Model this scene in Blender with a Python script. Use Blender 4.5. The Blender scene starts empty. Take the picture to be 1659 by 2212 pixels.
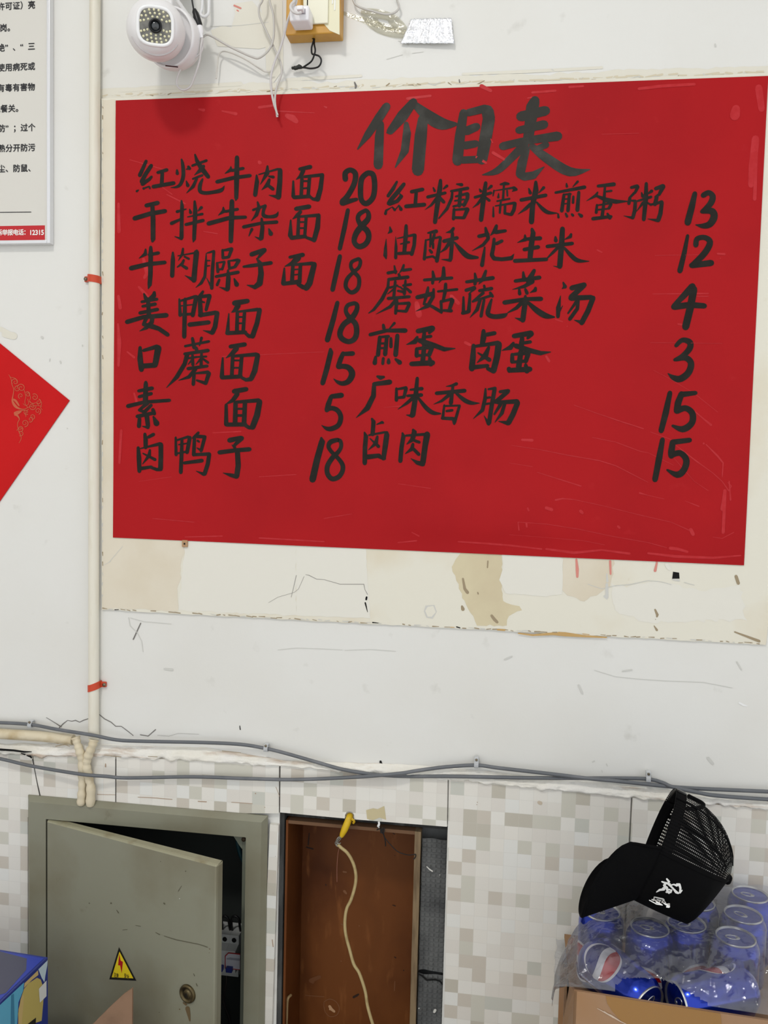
import bpy, bmesh, math, random
from mathutils import Vector, Matrix, noise
random.seed(7)
C = bpy.context.scene.collection
scene = bpy.context.scene
# ------------------------------------------------------------------ camera
CAM = Vector((0.0, -1.445, 1.6))
RX = Vector((0.98868, 0.14807, 0.02432)); RD = Vector((0.0335, -0.05984, -0.99765)); RF = Vector((-0.14627, 0.98716, -0.06412))
FPX, CX, CY = 1873.11, 829.5, 1106.0
cd = bpy.data.cameras.new('camera'); cam = bpy.data.objects.new('camera', cd); C.objects.link(cam)
rot = Matrix((RX, -RD, -RF)).transposed()
cam.matrix_world = Matrix.Translation(CAM) @ rot.to_4x4()
cd.sensor_fit = 'VERTICAL'; cd.sensor_height = 36.0; cd.lens = FPX / 2212 * 36.0; cd.clip_start = 0.02
scene.camera = cam
# ------------------------------------------------------------------ world, exposure
LAMP_STRENGTH = 104.0
WORLD_STRENGTH = 1.18
scene.view_settings.view_transform = 'Standard'; scene.view_settings.look = 'None'
scene.view_settings.gamma = 1.0; scene.view_settings.use_curve_mapping = False
scene.view_settings.exposure = -0.10
w = bpy.data.worlds.new('daylight'); scene.world = w; w.use_nodes = True
w.node_tree.nodes['Background'].inputs[0].default_value = (0.94, 0.97, 1.0, 1)
w.node_tree.nodes['Background'].inputs[1].default_value = WORLD_STRENGTH
scene.cycles.max_bounces = 10; scene.cycles.transparent_max_bounces = 24

# ------------------------------------------------------------------ pixel helpers: a ray of the photo met with a real plane
def ray(px, py):
    return RX * ((px - CX) / FPX) + RD * ((py - CY) / FPX) + RF
def P(px, py, out=0.0):
    d = ray(px, py); return CAM + d * ((1.445 - out) / d.y)
def Pz(px, py, z):
    d = ray(px, py); return CAM + d * ((z - CAM.z) / d.z)
def Pn(px, py, p0, n):
    d = ray(px, py); return CAM + d * ((p0 - CAM).dot(n) / d.dot(n))
def proj(p):
    q = Vector(p) - CAM; z = q.dot(RF)
    return CX + FPX * q.dot(RX) / z, CY + FPX * q.dot(RD) / z

# ------------------------------------------------------------------ materials
def lin(c):
    r = []
    for v in c:
        v = v / 255.0
        r.append(v / 12.92 if v <= 0.04045 else ((v + 0.055) / 1.055) ** 2.4)
    return (r[0], r[1], r[2], 1.0)
MATS = {}
def mat(name, col, rough=0.6, metal=0.0, spec=0.4, var=None, var2=None, bump=None, coat=0.0, alpha=None, trans=0.0):
    """var / var2 = (colour, scale, low, high[, stretch vector]): blotches of a second colour"""
    if name in MATS: return MATS[name]
    m = bpy.data.materials.new(name); m.use_nodes = True; MATS[name] = m
    nt = m.node_tree; N = nt.nodes; L = nt.links; b = N['Principled BSDF']
    b.inputs['Base Color'].default_value = lin(col); b.inputs['Roughness'].default_value = rough
    b.inputs['Metallic'].default_value = metal; b.inputs['Specular IOR Level'].default_value = spec
    b.inputs['Coat Weight'].default_value = coat; b.inputs['Coat Roughness'].default_value = 0.1
    b.inputs['Transmission Weight'].default_value = trans
    if alpha is not None: b.inputs['Alpha'].default_value = alpha
    geo = None
    def pos():
        nonlocal geo
        if geo is None: geo = N.new('ShaderNodeNewGeometry')
        return geo.outputs['Position']
    prev = None
    for v in (var, var2):
        if not v: continue
        n = N.new('ShaderNodeTexNoise'); n.inputs['Scale'].default_value = v[1]; n.inputs['Detail'].default_value = 5
        if len(v) > 4:
            mp = N.new('ShaderNodeMapping'); mp.inputs['Scale'].default_value = v[4]
            L.new(pos(), mp.inputs[0]); L.new(mp.outputs[0], n.inputs['Vector'])
        else: L.new(pos(), n.inputs['Vector'])
        mr = N.new('ShaderNodeMapRange'); mr.inputs[1].default_value = v[2]; mr.inputs[2].default_value = v[3]
        L.new(n.outputs[0], mr.inputs[0])
        mx = N.new('ShaderNodeMix'); mx.data_type = 'RGBA'
        if prev is None: mx.inputs[6].default_value = lin(col)
        else: L.new(prev, mx.inputs[6])
        mx.inputs[7].default_value = lin(v[0]); L.new(mr.outputs[0], mx.inputs[0]); prev = mx.outputs[2]
    if prev is not None: L.new(prev, b.inputs['Base Color'])
    if bump:
        n = N.new('ShaderNodeTexNoise'); n.inputs['Scale'].default_value = bump[0]; n.inputs['Detail'].default_value = 4
        L.new(pos(), n.inputs['Vector'])
        bp = N.new('ShaderNodeBump'); bp.inputs['Strength'].default_value = bump[1]; bp.inputs['Distance'].default_value = 0.002
        L.new(n.outputs[0], bp.inputs['Height']); L.new(bp.outputs[0], b.inputs['Normal'])
    return m

def tile_mat():
    m = bpy.data.materials.new('mosaic_tile'); m.use_nodes = True; nt = m.node_tree; N = nt.nodes; L = nt.links
    b = N['Principled BSDF']; b.inputs['Roughness'].default_value = 0.32; b.inputs['Specular IOR Level'].default_value = 0.4
    g = N.new('ShaderNodeNewGeometry'); mp = N.new('ShaderNodeMapping')
    s = 1 / 0.0231; x0 = P(970, 1800, .008).x
    mp.inputs['Location'].default_value = (-x0 * s, 0.5, 0.35); mp.inputs['Scale'].default_value = (s, 0.0, s)
    L.new(g.outputs['Position'], mp.inputs[0])
    fl = N.new('ShaderNodeVectorMath'); fl.operation = 'FLOOR'; L.new(mp.outputs[0], fl.inputs[0])
    wn = N.new('ShaderNodeTexWhiteNoise'); L.new(fl.outputs[0], wn.inputs['Vector'])
    cr = N.new('ShaderNodeValToRGB'); e = cr.color_ramp; e.interpolation = 'CONSTANT'
    stops = [(0, (232, 229, 221)), (.17, (227, 223, 214)), (.34, (231, 227, 218)), (.5, (224, 219, 210)), (.66, (230, 229, 223)),
             (.74, (208, 205, 192)), (.83, (205, 197, 184)), (.90, (203, 203, 193)), (.95, (195, 189, 175))]
    while len(e.elements) < len(stops): e.elements.new(0.5)
    for el, (p, c) in zip(e.elements, stops): el.position = p; el.color = lin(c)
    L.new(wn.outputs['Value'], cr.inputs[0])
    # thin pale lines between the squares + fine print grain
    fr = N.new('ShaderNodeVectorMath'); fr.operation = 'FRACTION'; L.new(mp.outputs[0], fr.inputs[0])
    sx = N.new('ShaderNodeSeparateXYZ'); L.new(fr.outputs[0], sx.inputs[0])
    mn = N.new('ShaderNodeMath'); mn.operation = 'MINIMUM'; L.new(sx.outputs[0], mn.inputs[0]); L.new(sx.outputs[2], mn.inputs[1])
    lt = N.new('ShaderNodeMath'); lt.operation = 'LESS_THAN'; L.new(mn.outputs[0], lt.inputs[0]); lt.inputs[1].default_value = 0.035
    mul = N.new('ShaderNodeMath'); mul.operation = 'MULTIPLY'; L.new(lt.outputs[0], mul.inputs[0]); mul.inputs[1].default_value = 0.35
    mx = N.new('ShaderNodeMix'); mx.data_type = 'RGBA'; L.new(mul.outputs[0], mx.inputs[0]); L.new(cr.outputs[0], mx.inputs[6]); mx.inputs[7].default_value = lin((206, 203, 194))
    wv = N.new('ShaderNodeTexNoise'); wv.inputs['Scale'].default_value = 900; L.new(g.outputs['Position'], wv.inputs['Vector'])
    m2 = N.new('ShaderNodeMix'); m2.data_type = 'RGBA'; m2.blend_type = 'MULTIPLY'; m2.inputs[0].default_value = 0.06
    L.new(mx.outputs[2], m2.inputs[6]); L.new(wv.outputs[0], m2.inputs[7])
    L.new(m2.outputs[2], b.inputs['Base Color'])
    return m

def film_mat(name, tint, body, gloss_rough=0.07, bump=None):
    m = bpy.data.materials.new(name); m.use_nodes = True; nt = m.node_tree; N = nt.nodes; L = nt.links
    for n in list(N):
        if n.type == 'BSDF_PRINCIPLED': N.remove(n)
    out = N['Material Output']
    tr = N.new('ShaderNodeBsdfTransparent'); tr.inputs[0].default_value = lin(tint)
    df = N.new('ShaderNodeBsdfDiffuse'); df.inputs[0].default_value = lin((225, 226, 228))
    tl = N.new('ShaderNodeBsdfTranslucent'); tl.inputs[0].default_value = lin((225, 226, 228))
    ad = N.new('ShaderNodeMixShader'); ad.inputs[0].default_value = 0.5; L.new(df.outputs[0], ad.inputs[1]); L.new(tl.outputs[0], ad.inputs[2])
    m1 = N.new('ShaderNodeMixShader'); m1.inputs[0].default_value = body; L.new(tr.outputs[0], m1.inputs[1]); L.new(ad.outputs[0], m1.inputs[2])
    gl = N.new('ShaderNodeBsdfGlossy'); gl.inputs['Roughness'].default_value = gloss_rough
    lw = N.new('ShaderNodeLayerWeight'); lw.inputs[0].default_value = 0.35
    mr = N.new('ShaderNodeMapRange'); mr.inputs[3].default_value = 0.05; mr.inputs[4].default_value = 0.5; L.new(lw.outputs['Fresnel'], mr.inputs[0])
    m2 = N.new('ShaderNodeMixShader'); L.new(mr.outputs[0], m2.inputs[0]); L.new(m1.outputs[0], m2.inputs[1]); L.new(gl.outputs[0], m2.inputs[2])
    if bump:
        g = N.new('ShaderNodeNewGeometry'); n = N.new('ShaderNodeTexNoise'); n.inputs['Scale'].default_value = bump[0]; n.inputs['Detail'].default_value = 3
        L.new(g.outputs['Position'], n.inputs['Vector'])
        bp = N.new('ShaderNodeBump'); bp.inputs['Strength'].default_value = bump[1]; bp.inputs['Distance'].default_value = 0.004
        L.new(n.outputs[0], bp.inputs['Height']); L.new(bp.outputs[0], gl.inputs['Normal']); L.new(bp.outputs[0], lw.inputs['Normal'])
    L.new(m2.outputs[0], out.inputs[0])
    return m

def mesh_cloth_mat():
    m = bpy.data.materials.new('black_net'); m.use_nodes = True; nt = m.node_tree; N = nt.nodes; L = nt.links
    b = N['Principled BSDF']; b.inputs['Base Color'].default_value = lin((9, 9, 10)); b.inputs['Roughness'].default_value = 0.85; b.inputs['Specular IOR Level'].default_value = .1
    uv = N.new('ShaderNodeUVMap'); sp = N.new('ShaderNodeSeparateXYZ'); L.new(uv.outputs[0], sp.inputs[0])
    hole = None
    for i, lo in ((0, 0.56), (1, 0.38)):
        f = N.new('ShaderNodeMath'); f.operation = 'FRACT'; L.new(sp.outputs[i], f.inputs[0])
        g = N.new('ShaderNodeMath'); g.operation = 'GREATER_THAN'; L.new(f.outputs[0], g.inputs[0]); g.inputs[1].default_value = lo
        if hole is None: hole = g
        else:
            mu = N.new('ShaderNodeMath'); mu.operation = 'MULTIPLY'; L.new(hole.outputs[0], mu.inputs[0]); L.new(g.outputs[0], mu.inputs[1]); hole = mu
    iv = N.new('ShaderNodeMath'); iv.operation = 'SUBTRACT'; iv.inputs[0].default_value = 1.0; L.new(hole.outputs[0], iv.inputs[1])
    L.new(iv.outputs[0], b.inputs['Alpha'])
    return m

# ------------------------------------------------------------------ mesh builder
class MB:
    def __init__(s): s.v = []; s.f = []; s.m = []; s.uv = {}
    def add(s, vs, fs, mi=0):
        o = len(s.v); s.v += [Vector(p) for p in vs]
        for f in fs: s.f.append([i + o for i in f]); s.m.append(mi)
        return o
    def box(s, lo, hi, mi=0, bev=0.0):
        x0, y0, z0 = lo; x1, y1, z1 = hi
        if bev <= 0:
            s.add([(x0,y0,z0),(x1,y0,z0),(x1,y1,z0),(x0,y1,z0),(x0,y0,z1),(x1,y0,z1),(x1,y1,z1),(x0,y1,z1)],
                  [(3,2,1,0),(4,5,6,7),(0,1,5,4),(1,2,6,5),(2,3,7,6),(3,0,4,7)], mi)
        else:
            bm = bmesh.new(); bmesh.ops.create_cube(bm, size=1)
            for v in bm.verts: v.co = Vector(((x0+x1)/2 + v.co.x*(x1-x0), (y0+y1)/2 + v.co.y*(y1-y0), (z0+z1)/2 + v.co.z*(z1-z0)))
            bmesh.ops.bevel(bm, geom=bm.edges[:], offset=bev, segments=3, profile=0.5, affect='EDGES')
            s.bm(bm, mi)
    def bm(s, bm, mi=0, M=None):
        bm.verts.index_update()
        s.add([(M @ v.co if M else v.co.copy()) for v in bm.verts], [[v.index for v in f.verts] for f in bm.faces], mi); bm.free()
    def prism(s, pts, off, mi=0):
        """polygon pts (3-D, seen from the front anticlockwise or not) extruded by vector off"""
        n = len(pts); a = [Vector(p) for p in pts]; b = [p + Vector(off) for p in a]
        fs = [tuple(range(n)), tuple(range(2*n-1, n-1, -1))] + [(i, i+n, (i+1) % n + n, (i+1) % n) for i in range(n)]
        s.add(a + b, fs, mi)
    def poly(s, pts, mi=0): s.add(pts, [tuple(range(len(pts)))], mi)
    def tube(s, pts, r, n=10, mi=0, cap=True, closed=False):
        pts = [Vector(p) for p in pts]; k = len(pts)
        rs = r if isinstance(r, (list, tuple)) else [r] * k
        ref = None; rings = []
        for i in range(k):
            if closed: t = pts[(i+1) % k] - pts[i-1]
            else: t = pts[min(i+1, k-1)] - pts[max(i-1, 0)]
            if t.length < 1e-9: t = Vector((0, 0, 1))
            t.normalize()
            if ref is None:
                ref = t.orthogonal().normalized()
            ref = (ref - t * ref.dot(t))
            if ref.length < 1e-6: ref = t.orthogonal()
            ref.normalize(); q = t.cross(ref)
            rings.append([pts[i] + (ref * math.cos(a) + q * math.sin(a)) * rs[i] for a in [2*math.pi*j/n for j in range(n)]])
        o = len(s.v)
        for rg in rings: s.v += rg
        m = k if closed else k - 1
        for i in range(m):
            for j in range(n):
                i2 = (i + 1) % k
                s.f.append([o+i*n+j, o+i*n+(j+1) % n, o+i2*n+(j+1) % n, o+i2*n+j]); s.m.append(mi)
        if cap and not closed:
            for rg, fl in ((rings[0], True), (rings[-1], False)):     # caps keep their own edge
                o2 = len(s.v); s.v += [q.copy() for q in rg]
                s.f.append([o2 + j for j in (range(n-1, -1, -1) if fl else range(n))]); s.m.append(mi)
    def lathe(s, prof, n=32, M=None, mi=0):
        o = len(s.v); M = M or Matrix.Identity(4)
        for r, z in prof:
            for j in range(n):
                a = 2*math.pi*j/n; s.v.append(M @ Vector((r*math.cos(a), r*math.sin(a), z)))
        for i in range(len(prof)-1):
            for j in range(n):
                s.f.append([o+i*n+j, o+i*n+(j+1) % n, o+(i+1)*n+(j+1) % n, o+(i+1)*n+j]); s.m.append(mi)
        for r_, b_, fl in ((prof[0][0], o, True), (prof[-1][0], o+(len(prof)-1)*n, False)):
            if r_ > 1e-6:
                o2 = len(s.v); s.v += [s.v[b_+j].copy() for j in range(n)]
                s.f.append([o2+j for j in (range(n-1, -1, -1) if fl else range(n))]); s.m.append(mi)
    def grid(s, fn, nu, nv, mi=0, keep=None):
        o = len(s.v)
        for j in range(nv+1):
            for i in range(nu+1): s.v.append(Vector(fn(i/nu, j/nv)))
        for j in range(nv):
            for i in range(nu):
                a = o + j*(nu+1) + i
                if keep is None or keep((i+.5)/nu, (j+.5)/nv): s.f.append([a, a+1, a+nu+2, a+nu+1]); s.m.append(mi)
    def build(s, name, mats, parent=None, smooth=False, solid=0.0, uvs=None, origin=None):
        mats = mats if isinstance(mats, (list, tuple)) else [mats]
        L = ORG.get(parent.name, Vector()) if parent else (origin or Vector())
        me = bpy.data.meshes.new(name)
        me.from_pydata([tuple(p - L) for p in s.v], [], s.f)
        for m in mats: me.materials.append(m)
        if len(mats) > 1: me.polygons.foreach_set('material_index', s.m)
        if uvs:
            ul = me.uv_layers.new(name='UVMap')
            for lp in me.loops: ul.data[lp.index].uv = uvs[lp.vertex_index]
        if smooth: me.polygons.foreach_set('use_smooth', [True] * len(me.polygons))
        me.update()
        o = bpy.data.objects.new(name, me); C.objects.link(o)
        if parent: o.parent = parent
        elif origin: o.location = origin
        ORG[o.name] = L
        if solid:
            md = o.modifiers.new('thickness', 'SOLIDIFY'); md.thickness = solid; md.offset = 0
        if smooth == 'auto':
            md = o.modifiers.new('edges', 'EDGE_SPLIT'); md.split_angle = math.radians(35)
        return o
ORG = {}
def thing(name, label, cat, loc, group=None):
    o = bpy.data.objects.new(name, None); C.objects.link(o); o.location = loc; o.empty_display_size = 0.02
    ORG[o.name] = Vector(loc); o['label'] = label; o['category'] = cat
    if group: o['group'] = group
    return o
def tag(o, label, cat, group=None):
    o['label'] = label; o['category'] = cat
    if group: o['group'] = group
    return o
def struct(o): o['kind'] = 'structure'; return o
def smooth_path(pts, sub=6):
    pts = [Vector(p) for p in pts]; out = []
    n = len(pts)
    for i in range(n-1):
        p0, p1, p2, p3 = pts[max(i-1, 0)], pts[i], pts[i+1], pts[min(i+2, n-1)]
        for k in range(sub):
            t = k / sub
            out.append(0.5*((2*p1) + (p2-p0)*t + (2*p0-5*p1+4*p2-p3)*t*t + (3*p1-p0-3*p2+p3)*t**3))
    out.append(pts[-1]); return out
def pxpath(s, out, sub=6):
    """'x,y[,out] ...' pixel path at distance out from the wall -> smooth world path"""
    r = []
    for w_ in s.split():
        q = [float(t) for t in w_.split(',')]
        r.append(P(q[0], q[1], q[2] if len(q) > 2 else out))
    return smooth_path(r, sub) if sub > 1 else r
def frame_to(n, up=Vector((0, 0, 1))):
    """rotation whose local z points along n"""
    z = Vector(n).normalized(); x = up.cross(z)
    if x.length < 1e-5: x = Vector((1, 0, 0))
    x.normalize(); y = z.cross(x)
    return Matrix((x, y, z)).transposed().to_4x4()
def place(loc, n, up=Vector((0, 0, 1))): return Matrix.Translation(loc) @ frame_to(n, up)

def front_poly(mb, px, mapf, mi=0):
    """polygon given in pixels, wound so that it faces the room"""
    a = sum(px[i-1][0]*px[i][1]-px[i][0]*px[i-1][1] for i in range(len(px)))
    if a > 0: px = list(px)[::-1]
    global EPSK
    EPSK = (EPSK+1) % 60; e = Vector((0, -5e-6*EPSK, 0))      # overlapping strokes never share a plane
    mb.poly([mapf(*p)+e for p in px], mi)
EPSK = 0
# flat brush ribbons: s = strokes 'x,y,w x,y,w ; ...' in pixels of a crop (x0,y0,scale)
def ribbon(mb, pts, mapf, mi=0, step=4.0):
    """pts = [(x,y,w)] in photo pixels; mapf -> world"""
    fine = [pts[0]]
    for a, b in zip(pts, pts[1:]):
        d = math.hypot(b[0]-a[0], b[1]-a[1]); k = max(1, int(d/step/3))
        for i in range(1, k+1): t = i/k; fine.append(tuple(a[j]+(b[j]-a[j])*t for j in range(3)))
    for a, b in zip(fine, fine[1:]):
        dx, dy = b[0]-a[0], b[1]-a[1]; d = math.hypot(dx, dy)
        if d < 1e-6: continue
        nx, ny = -dy/d/2, dx/d/2
        q = [(a[0]+nx*a[2], a[1]+ny*a[2]), (b[0]+nx*b[2], b[1]+ny*b[2]), (b[0]-nx*b[2], b[1]-ny*b[2]), (a[0]-nx*a[2], a[1]-ny*a[2])]
        front_poly(mb, q, mapf, mi)
    for i, p in enumerate(fine):
        if p[2] < 1.0: continue
        r = p[2]/2*(0.94 if i in (0, len(fine)-1) else 1.0); k = 10
        front_poly(mb, [(p[0]+r*math.cos(2*math.pi*j/k+.3), p[1]-r*math.sin(2*math.pi*j/k+.3)) for j in range(k)], mapf, mi)
def strokes(mb, s, crop, mapf, mi=0):
    x0, y0, sc = crop
    for st in s.split(';'):
        st = st.strip()
        if not st: continue
        curve = st[0] == '~'
        pts = [tuple(float(t) for t in q.split(',')) for q in st.lstrip('~').split()]
        if curve:
            pts = [tuple(v) for v in smooth_path([Vector(p) for p in pts], 4)]
        pts = [(x0+p[0]/sc, y0+p[1]/sc, max(0.3, p[2]/sc*(1.13 if sc > 1 else 1))) for p in pts]
        if len(pts) == 1: pts = pts*2
        ribbon(mb, pts, mapf, mi)

# printed characters: Blender's own built-in font, turned into mesh
_gl = {}
def glyph(ch):
    if ch not in _gl:
        cu = bpy.data.curves.new('g', 'FONT'); cu.body = ch; cu.size = 1.0; cu.fill_mode = 'FRONT'; cu.offset = 0.0
        cu.resolution_u = 3
        ob = bpy.data.objects.new('g', cu); C.objects.link(ob)
        me = bpy.data.meshes.new_from_object(ob)
        _gl[ch] = ([v.co.copy() for v in me.vertices], [list(p.vertices) for p in me.polygons])
        bpy.data.objects.remove(ob); bpy.data.curves.remove(cu); bpy.data.meshes.remove(me)
    return _gl[ch]
def text(mb, string, mapf, em, pitch, mi=0, fat=0.0):
    """each character in its own cell of width pitch; mapf(u,v) -> world with u right, v up"""
    x = 0.0
    for ch in string:
        vs, fs = glyph(ch)
        for dx, dy in (((0, 0),) if not fat else ((-fat, 0), (fat, 0), (0, fat), (0, -fat))):
            e = Vector((0, -8e-6*(dx*3+dy+.01)*1000, 0))
            mb.add([mapf(x + v.x*em + dx, v.y*em + dy)+e for v in vs], fs, mi)
        x += pitch
# ------------------------------------------------------------------ palette
wall_paint = mat('wall_paint', (225, 224, 219), 0.45, var=((220, 218, 211), 3.0, 0.45, 0.75), var2=((205, 203, 196), 22, 0.66, 0.8), bump=(160, 0.06))
board_paint = mat('old_board_paint', (226, 222, 207), 0.5, var=((219, 209, 186), 5.0, 0.5, 0.68), var2=((208, 196, 170), 30, 0.68, 0.85), bump=(90, 0.08))
tan_stain = mat('tan_stain', (221, 212, 193), 0.5, var=((215, 204, 182), 9, 0.45, 0.7), bump=(90, 0.08))
tan_dark = mat('tan_patch', (211, 199, 166), 0.45, var=((204, 190, 158), 16, 0.45, 0.7), bump=(90, 0.08))
pale_stain = mat('pale_patch', (226, 223, 212), 0.5, bump=(90, 0.08))
crack = mat('crack_dark', (120, 116, 112), 0.9)
hair = mat('hairline', (196, 192, 184), 0.9)
chip = mat('chipped_edge', (158, 142, 116), 0.9)
rust = mat('rust_stain', (196, 160, 104), 0.8)
pinkrun = mat('red_ink_run', (214, 138, 126), 0.7)
grey_smudge = mat('grey_smudge', (205, 204, 198), 0.6)
hole_black = mat('hole_black', (8, 8, 8), 0.9)
residue = mat('tape_residue', (221, 217, 203), 0.35, bump=(60, 0.1))
plaster = mat('rough_plaster', (233, 229, 218), 0.85, var=((236, 233, 226), 12, 0.4, 0.6), var2=((176, 146, 118), 22, 0.56, 0.70, (0.3, 1, 2.4)), bump=(240, 0.5))
cement = mat('grey_cement', (98, 99, 98), 0.95, var=((64, 65, 66), 14, 0.4, 0.7), bump=(140, 0.7))
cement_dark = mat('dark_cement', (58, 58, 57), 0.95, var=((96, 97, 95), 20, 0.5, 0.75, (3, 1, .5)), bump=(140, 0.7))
floor_m = mat('floor_tile', (205, 201, 194), 0.5)
ceil_m = mat('ceiling_paint', (232, 231, 228), 0.7)
ledge_m = mat('masonry_ledge', (150, 148, 142), 0.7)

# ------------------------------------------------------------------ room
ZC = 3.9
cabL, cabR, cabT = P(58, 1722, .015).x, P(577, 1762, .015).x, (P(58, 1722, .015).z + P(577, 1762, .015).z) / 2
nL, nR, nT = P(604, 1760).x, P(967, 1786).x, 0.969
mb = MB()
xs = [-3.0, cabL + .02, cabR - .02, nL, nR, 2.6]; zs = [0, .44, cabT - .02, nT + .004, ZC]
for i in range(5):
    for j in range(4):
        if i == 1 and j == 1: continue
        if i == 3 and j in (1, 2): continue
        mb.box((xs[i], 0, zs[j]), (xs[i+1], .22, zs[j+1]))
E2 = 0.0006
def flat(out): return lambda x, y: P(x, y, out)
# cracks, scratches, smudges and tape residue on the paint: thin flat marks with shapes of their own
def wl(s, mi, out=E2): strokes(mb, s, (0, 0, 1), flat(out), mi)
wl('192,1552,1.6 180,1556,1.8 172,1560,1.4 163,1556,1.8 155,1558,1.5 146,1556,1.2 137,1563,2 128,1572,2.4; 214,1543,1.6 226,1553,2 240,1560,1.8 250,1569,1.6 262,1569,1.4 278,1581,1.6 288,1589,1.4; 100,1550,1 120,1562,1.4 132,1570,2.5; 303,1587,1.6 320,1590,1.6 336,1576,2', 1)
wl('340,1588,.9 365,1590,.8 385,1584,.8 430,1586,.7', 2)
wl('304,1346,2.2 288,1381,2.6', 1)
wl('278,1334,1.4 281,1352,1.4 296,1366,1.4 306,1385,1.4 309,1408,1.2; 282,1335,1.2 310,1343,1.2 370,1348,1.2', 3)
wl('1284,1448,1.2 1330,1462,1.2 1380,1467,1.2 1440,1471,1.2 1520,1474,1.2 1582,1486,1.2; 600,1404,1 640,1400,1.2 700,1402,1 740,1404,.8; 745,1405,1 800,1403,1 855,1407,1', 3)
wl('1597,1518,4 1606,1523,4.5 1614,1525,2', 6); wl('1592,1430,3 1602,1447,3; 1250,1480,4 1258,1498,4; 355,1445,4 372,1447,5; 1345,1450,3 1365,1447,3; 1090,1425,3 1106,1418,3; 1530,1638,7 1540,1650,6', 3)
wl('0,710,10 20,722,12; 10,722,14 30,726,16', 4); wl('90,728,5 92,730,5; 130,780,3 131,784,3; 108,775,2 107,780,2; 178,745,2 178,748,2; 145,925,2 146,926,2', 3)
wl('518,1568,1.6 519,1576,2; 822,1645,5 823,1650,6', 5); wl('1310,1650,2 1312,1655,2; 1300,1664,1.5 1301,1668,1.5', 3)
wl('0,1619,5 30,1621,5 56,1624,4 68,1624,2; 48,1627,3 58,1628,6 67,1637,4', 5)
wl('860,88,1 880,94,2 882,97,3; 835,128,1 870,118,1; 890,115,1 915,112,.8', 3)
wl('1545,95,3 1546,100,4; 1280,1646,3 1284,1644,3; 1192,150,2 1196,152,2', 3)
# torn paint line above the red poster: a ragged beige band of old glue
up = []; lo = []
for k in range(150):
    x = 217+k*10; y0 = 212-(x-222)*.0352
    up.append((x, y0-20-9*noise.noise((k*.11, 3, 0))-5*noise.noise((k*.5, 7, 0)))); lo.append((x, y0+4))
front_poly(mb, up+lo[::-1], flat(.0003), 4)
for k in range(60):
    x = 225+k*24+random.uniform(-8, 8); y0 = 209-(x-222)*.0352
    wl(f'{x},{y0-random.uniform(0,5)},{random.uniform(2,5)} {x+random.uniform(8,30)},{y0-random.uniform(1,6)-.6},{random.uniform(2,5)}', 10, .0005)
for k in range(70):
    x = 222 + k*20.6 + random.uniform(-6, 6); y0 = 213 - (x-222)*.034
    wl(f'{x},{y0-random.uniform(2,9)},{random.uniform(1,4)} {x+random.uniform(4,22)},{y0-random.uniform(2,12)-.5},{random.uniform(1,3.5)}', random.choice((4, 4, 7, 3, 4)))
wl('766,178,3 769,186,5 768,190,4; 992,172,2 993,178,3', 1)
wl('262,196,7 330,190,9 420,187,8 520,181,9; 620,172,6 700,168,8 780,164,6; 1000,160,5 1150,154,7 1300,146,6', 4, .0004)
# beige tape ghosts near the socket
front_poly(mb, ((500, 60), (508, 30), (505, 8), (545, 2), (575, 40), (590, 62), (600, 95), (560, 106), (470, 100), (455, 66), (480, 55)), flat(.0004), 4)
front_poly(mb, ((560, 0), (610, 0), (612, 150), (590, 180), (575, 150), (572, 60)), flat(.0005), 4)
wl('455,57,1.2 520,55,1.2 580,48,1', 3); wl('506,12,4 520,18,4; 512,22,3 515,24,3', 9)
wall = struct(mb.build('wall_back', [wall_paint, crack, mat('hairline2', (186, 183, 178), .9), grey_smudge, residue, hole_black, mat('white_chip', (236, 236, 234), .5), chip, rust, pinkrun, mat('old_glue', (208, 198, 174), .5, bump=(90, .1))]))

mb = MB(); mb.box((-3.0, -3.6, -.1), (2.6, .22, 0)); struct(mb.build('floor', floor_m))
mb = MB(); mb.box((-3.0, -3.6, ZC), (2.6, .22, ZC+.1)); struct(mb.build('ceiling', ceil_m))
mb = MB(); mb.box((-3.1, -3.6, 0), (-3.0, .22, ZC)); struct(mb.build('wall_left', ceil_m))
LZ = 0.46
mb = MB(); mb.box((-1.35, -.52, 0), (.95, -.0085, LZ), 0, .006); struct(mb.build('trim_5', ledge_m))

# ------------------------------------------------------------------ old raised panel the red poster is pasted on
mb = MB(); TH = .0035
def edge_pts(a, b, n, amp):
    r = []
    for k in range(n):
        t = k/n; r.append((a[0]+(b[0]-a[0])*t+random.uniform(-amp, amp), a[1]+(b[1]-a[1])*t+random.uniform(-amp, amp)))
    return r
pan = edge_pts((219, 213), (1800, 152), 60, .8) + edge_pts((1800, 152), (1654, 1393), 30, .8) + edge_pts((1654, 1393), (220, 1317), 110, .9) + edge_pts((220, 1317), (219, 213), 60, .8)
front = [P(x, y, TH) for x, y in pan]
mb.prism(front, (0, TH - .0002, 0), 0)
F1, F2, F3 = TH+.0002, TH+.0004, TH+.0006
def pl(s, mi, out=F2): strokes(mb, s, (0, 0, 1), flat(out), mi)
def jag(pts, mi, out, amp=2.0):
    r = []
    n = len(pts)
    for i in range(n):
        a, b = pts[i], pts[(i+1) % n]; d = math.hypot(b[0]-a[0], b[1]-a[1]); k = max(1, int(d/9))
        for j in range(k): r.append((a[0]+(b[0]-a[0])*j/k+random.uniform(-amp, amp), a[1]+(b[1]-a[1])*j/k+random.uniform(-amp, amp)))
    front_poly(mb, r, flat(out), mi)
jag([(221, 1150), (398, 1158), (398, 1195), (388, 1220), (390, 1250), (382, 1270), (384, 1320), (222, 1313)], 1, F1)
jag([(222, 216), (250, 215), (246, 1160), (221, 1160)], 1, F1, 1)
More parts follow.
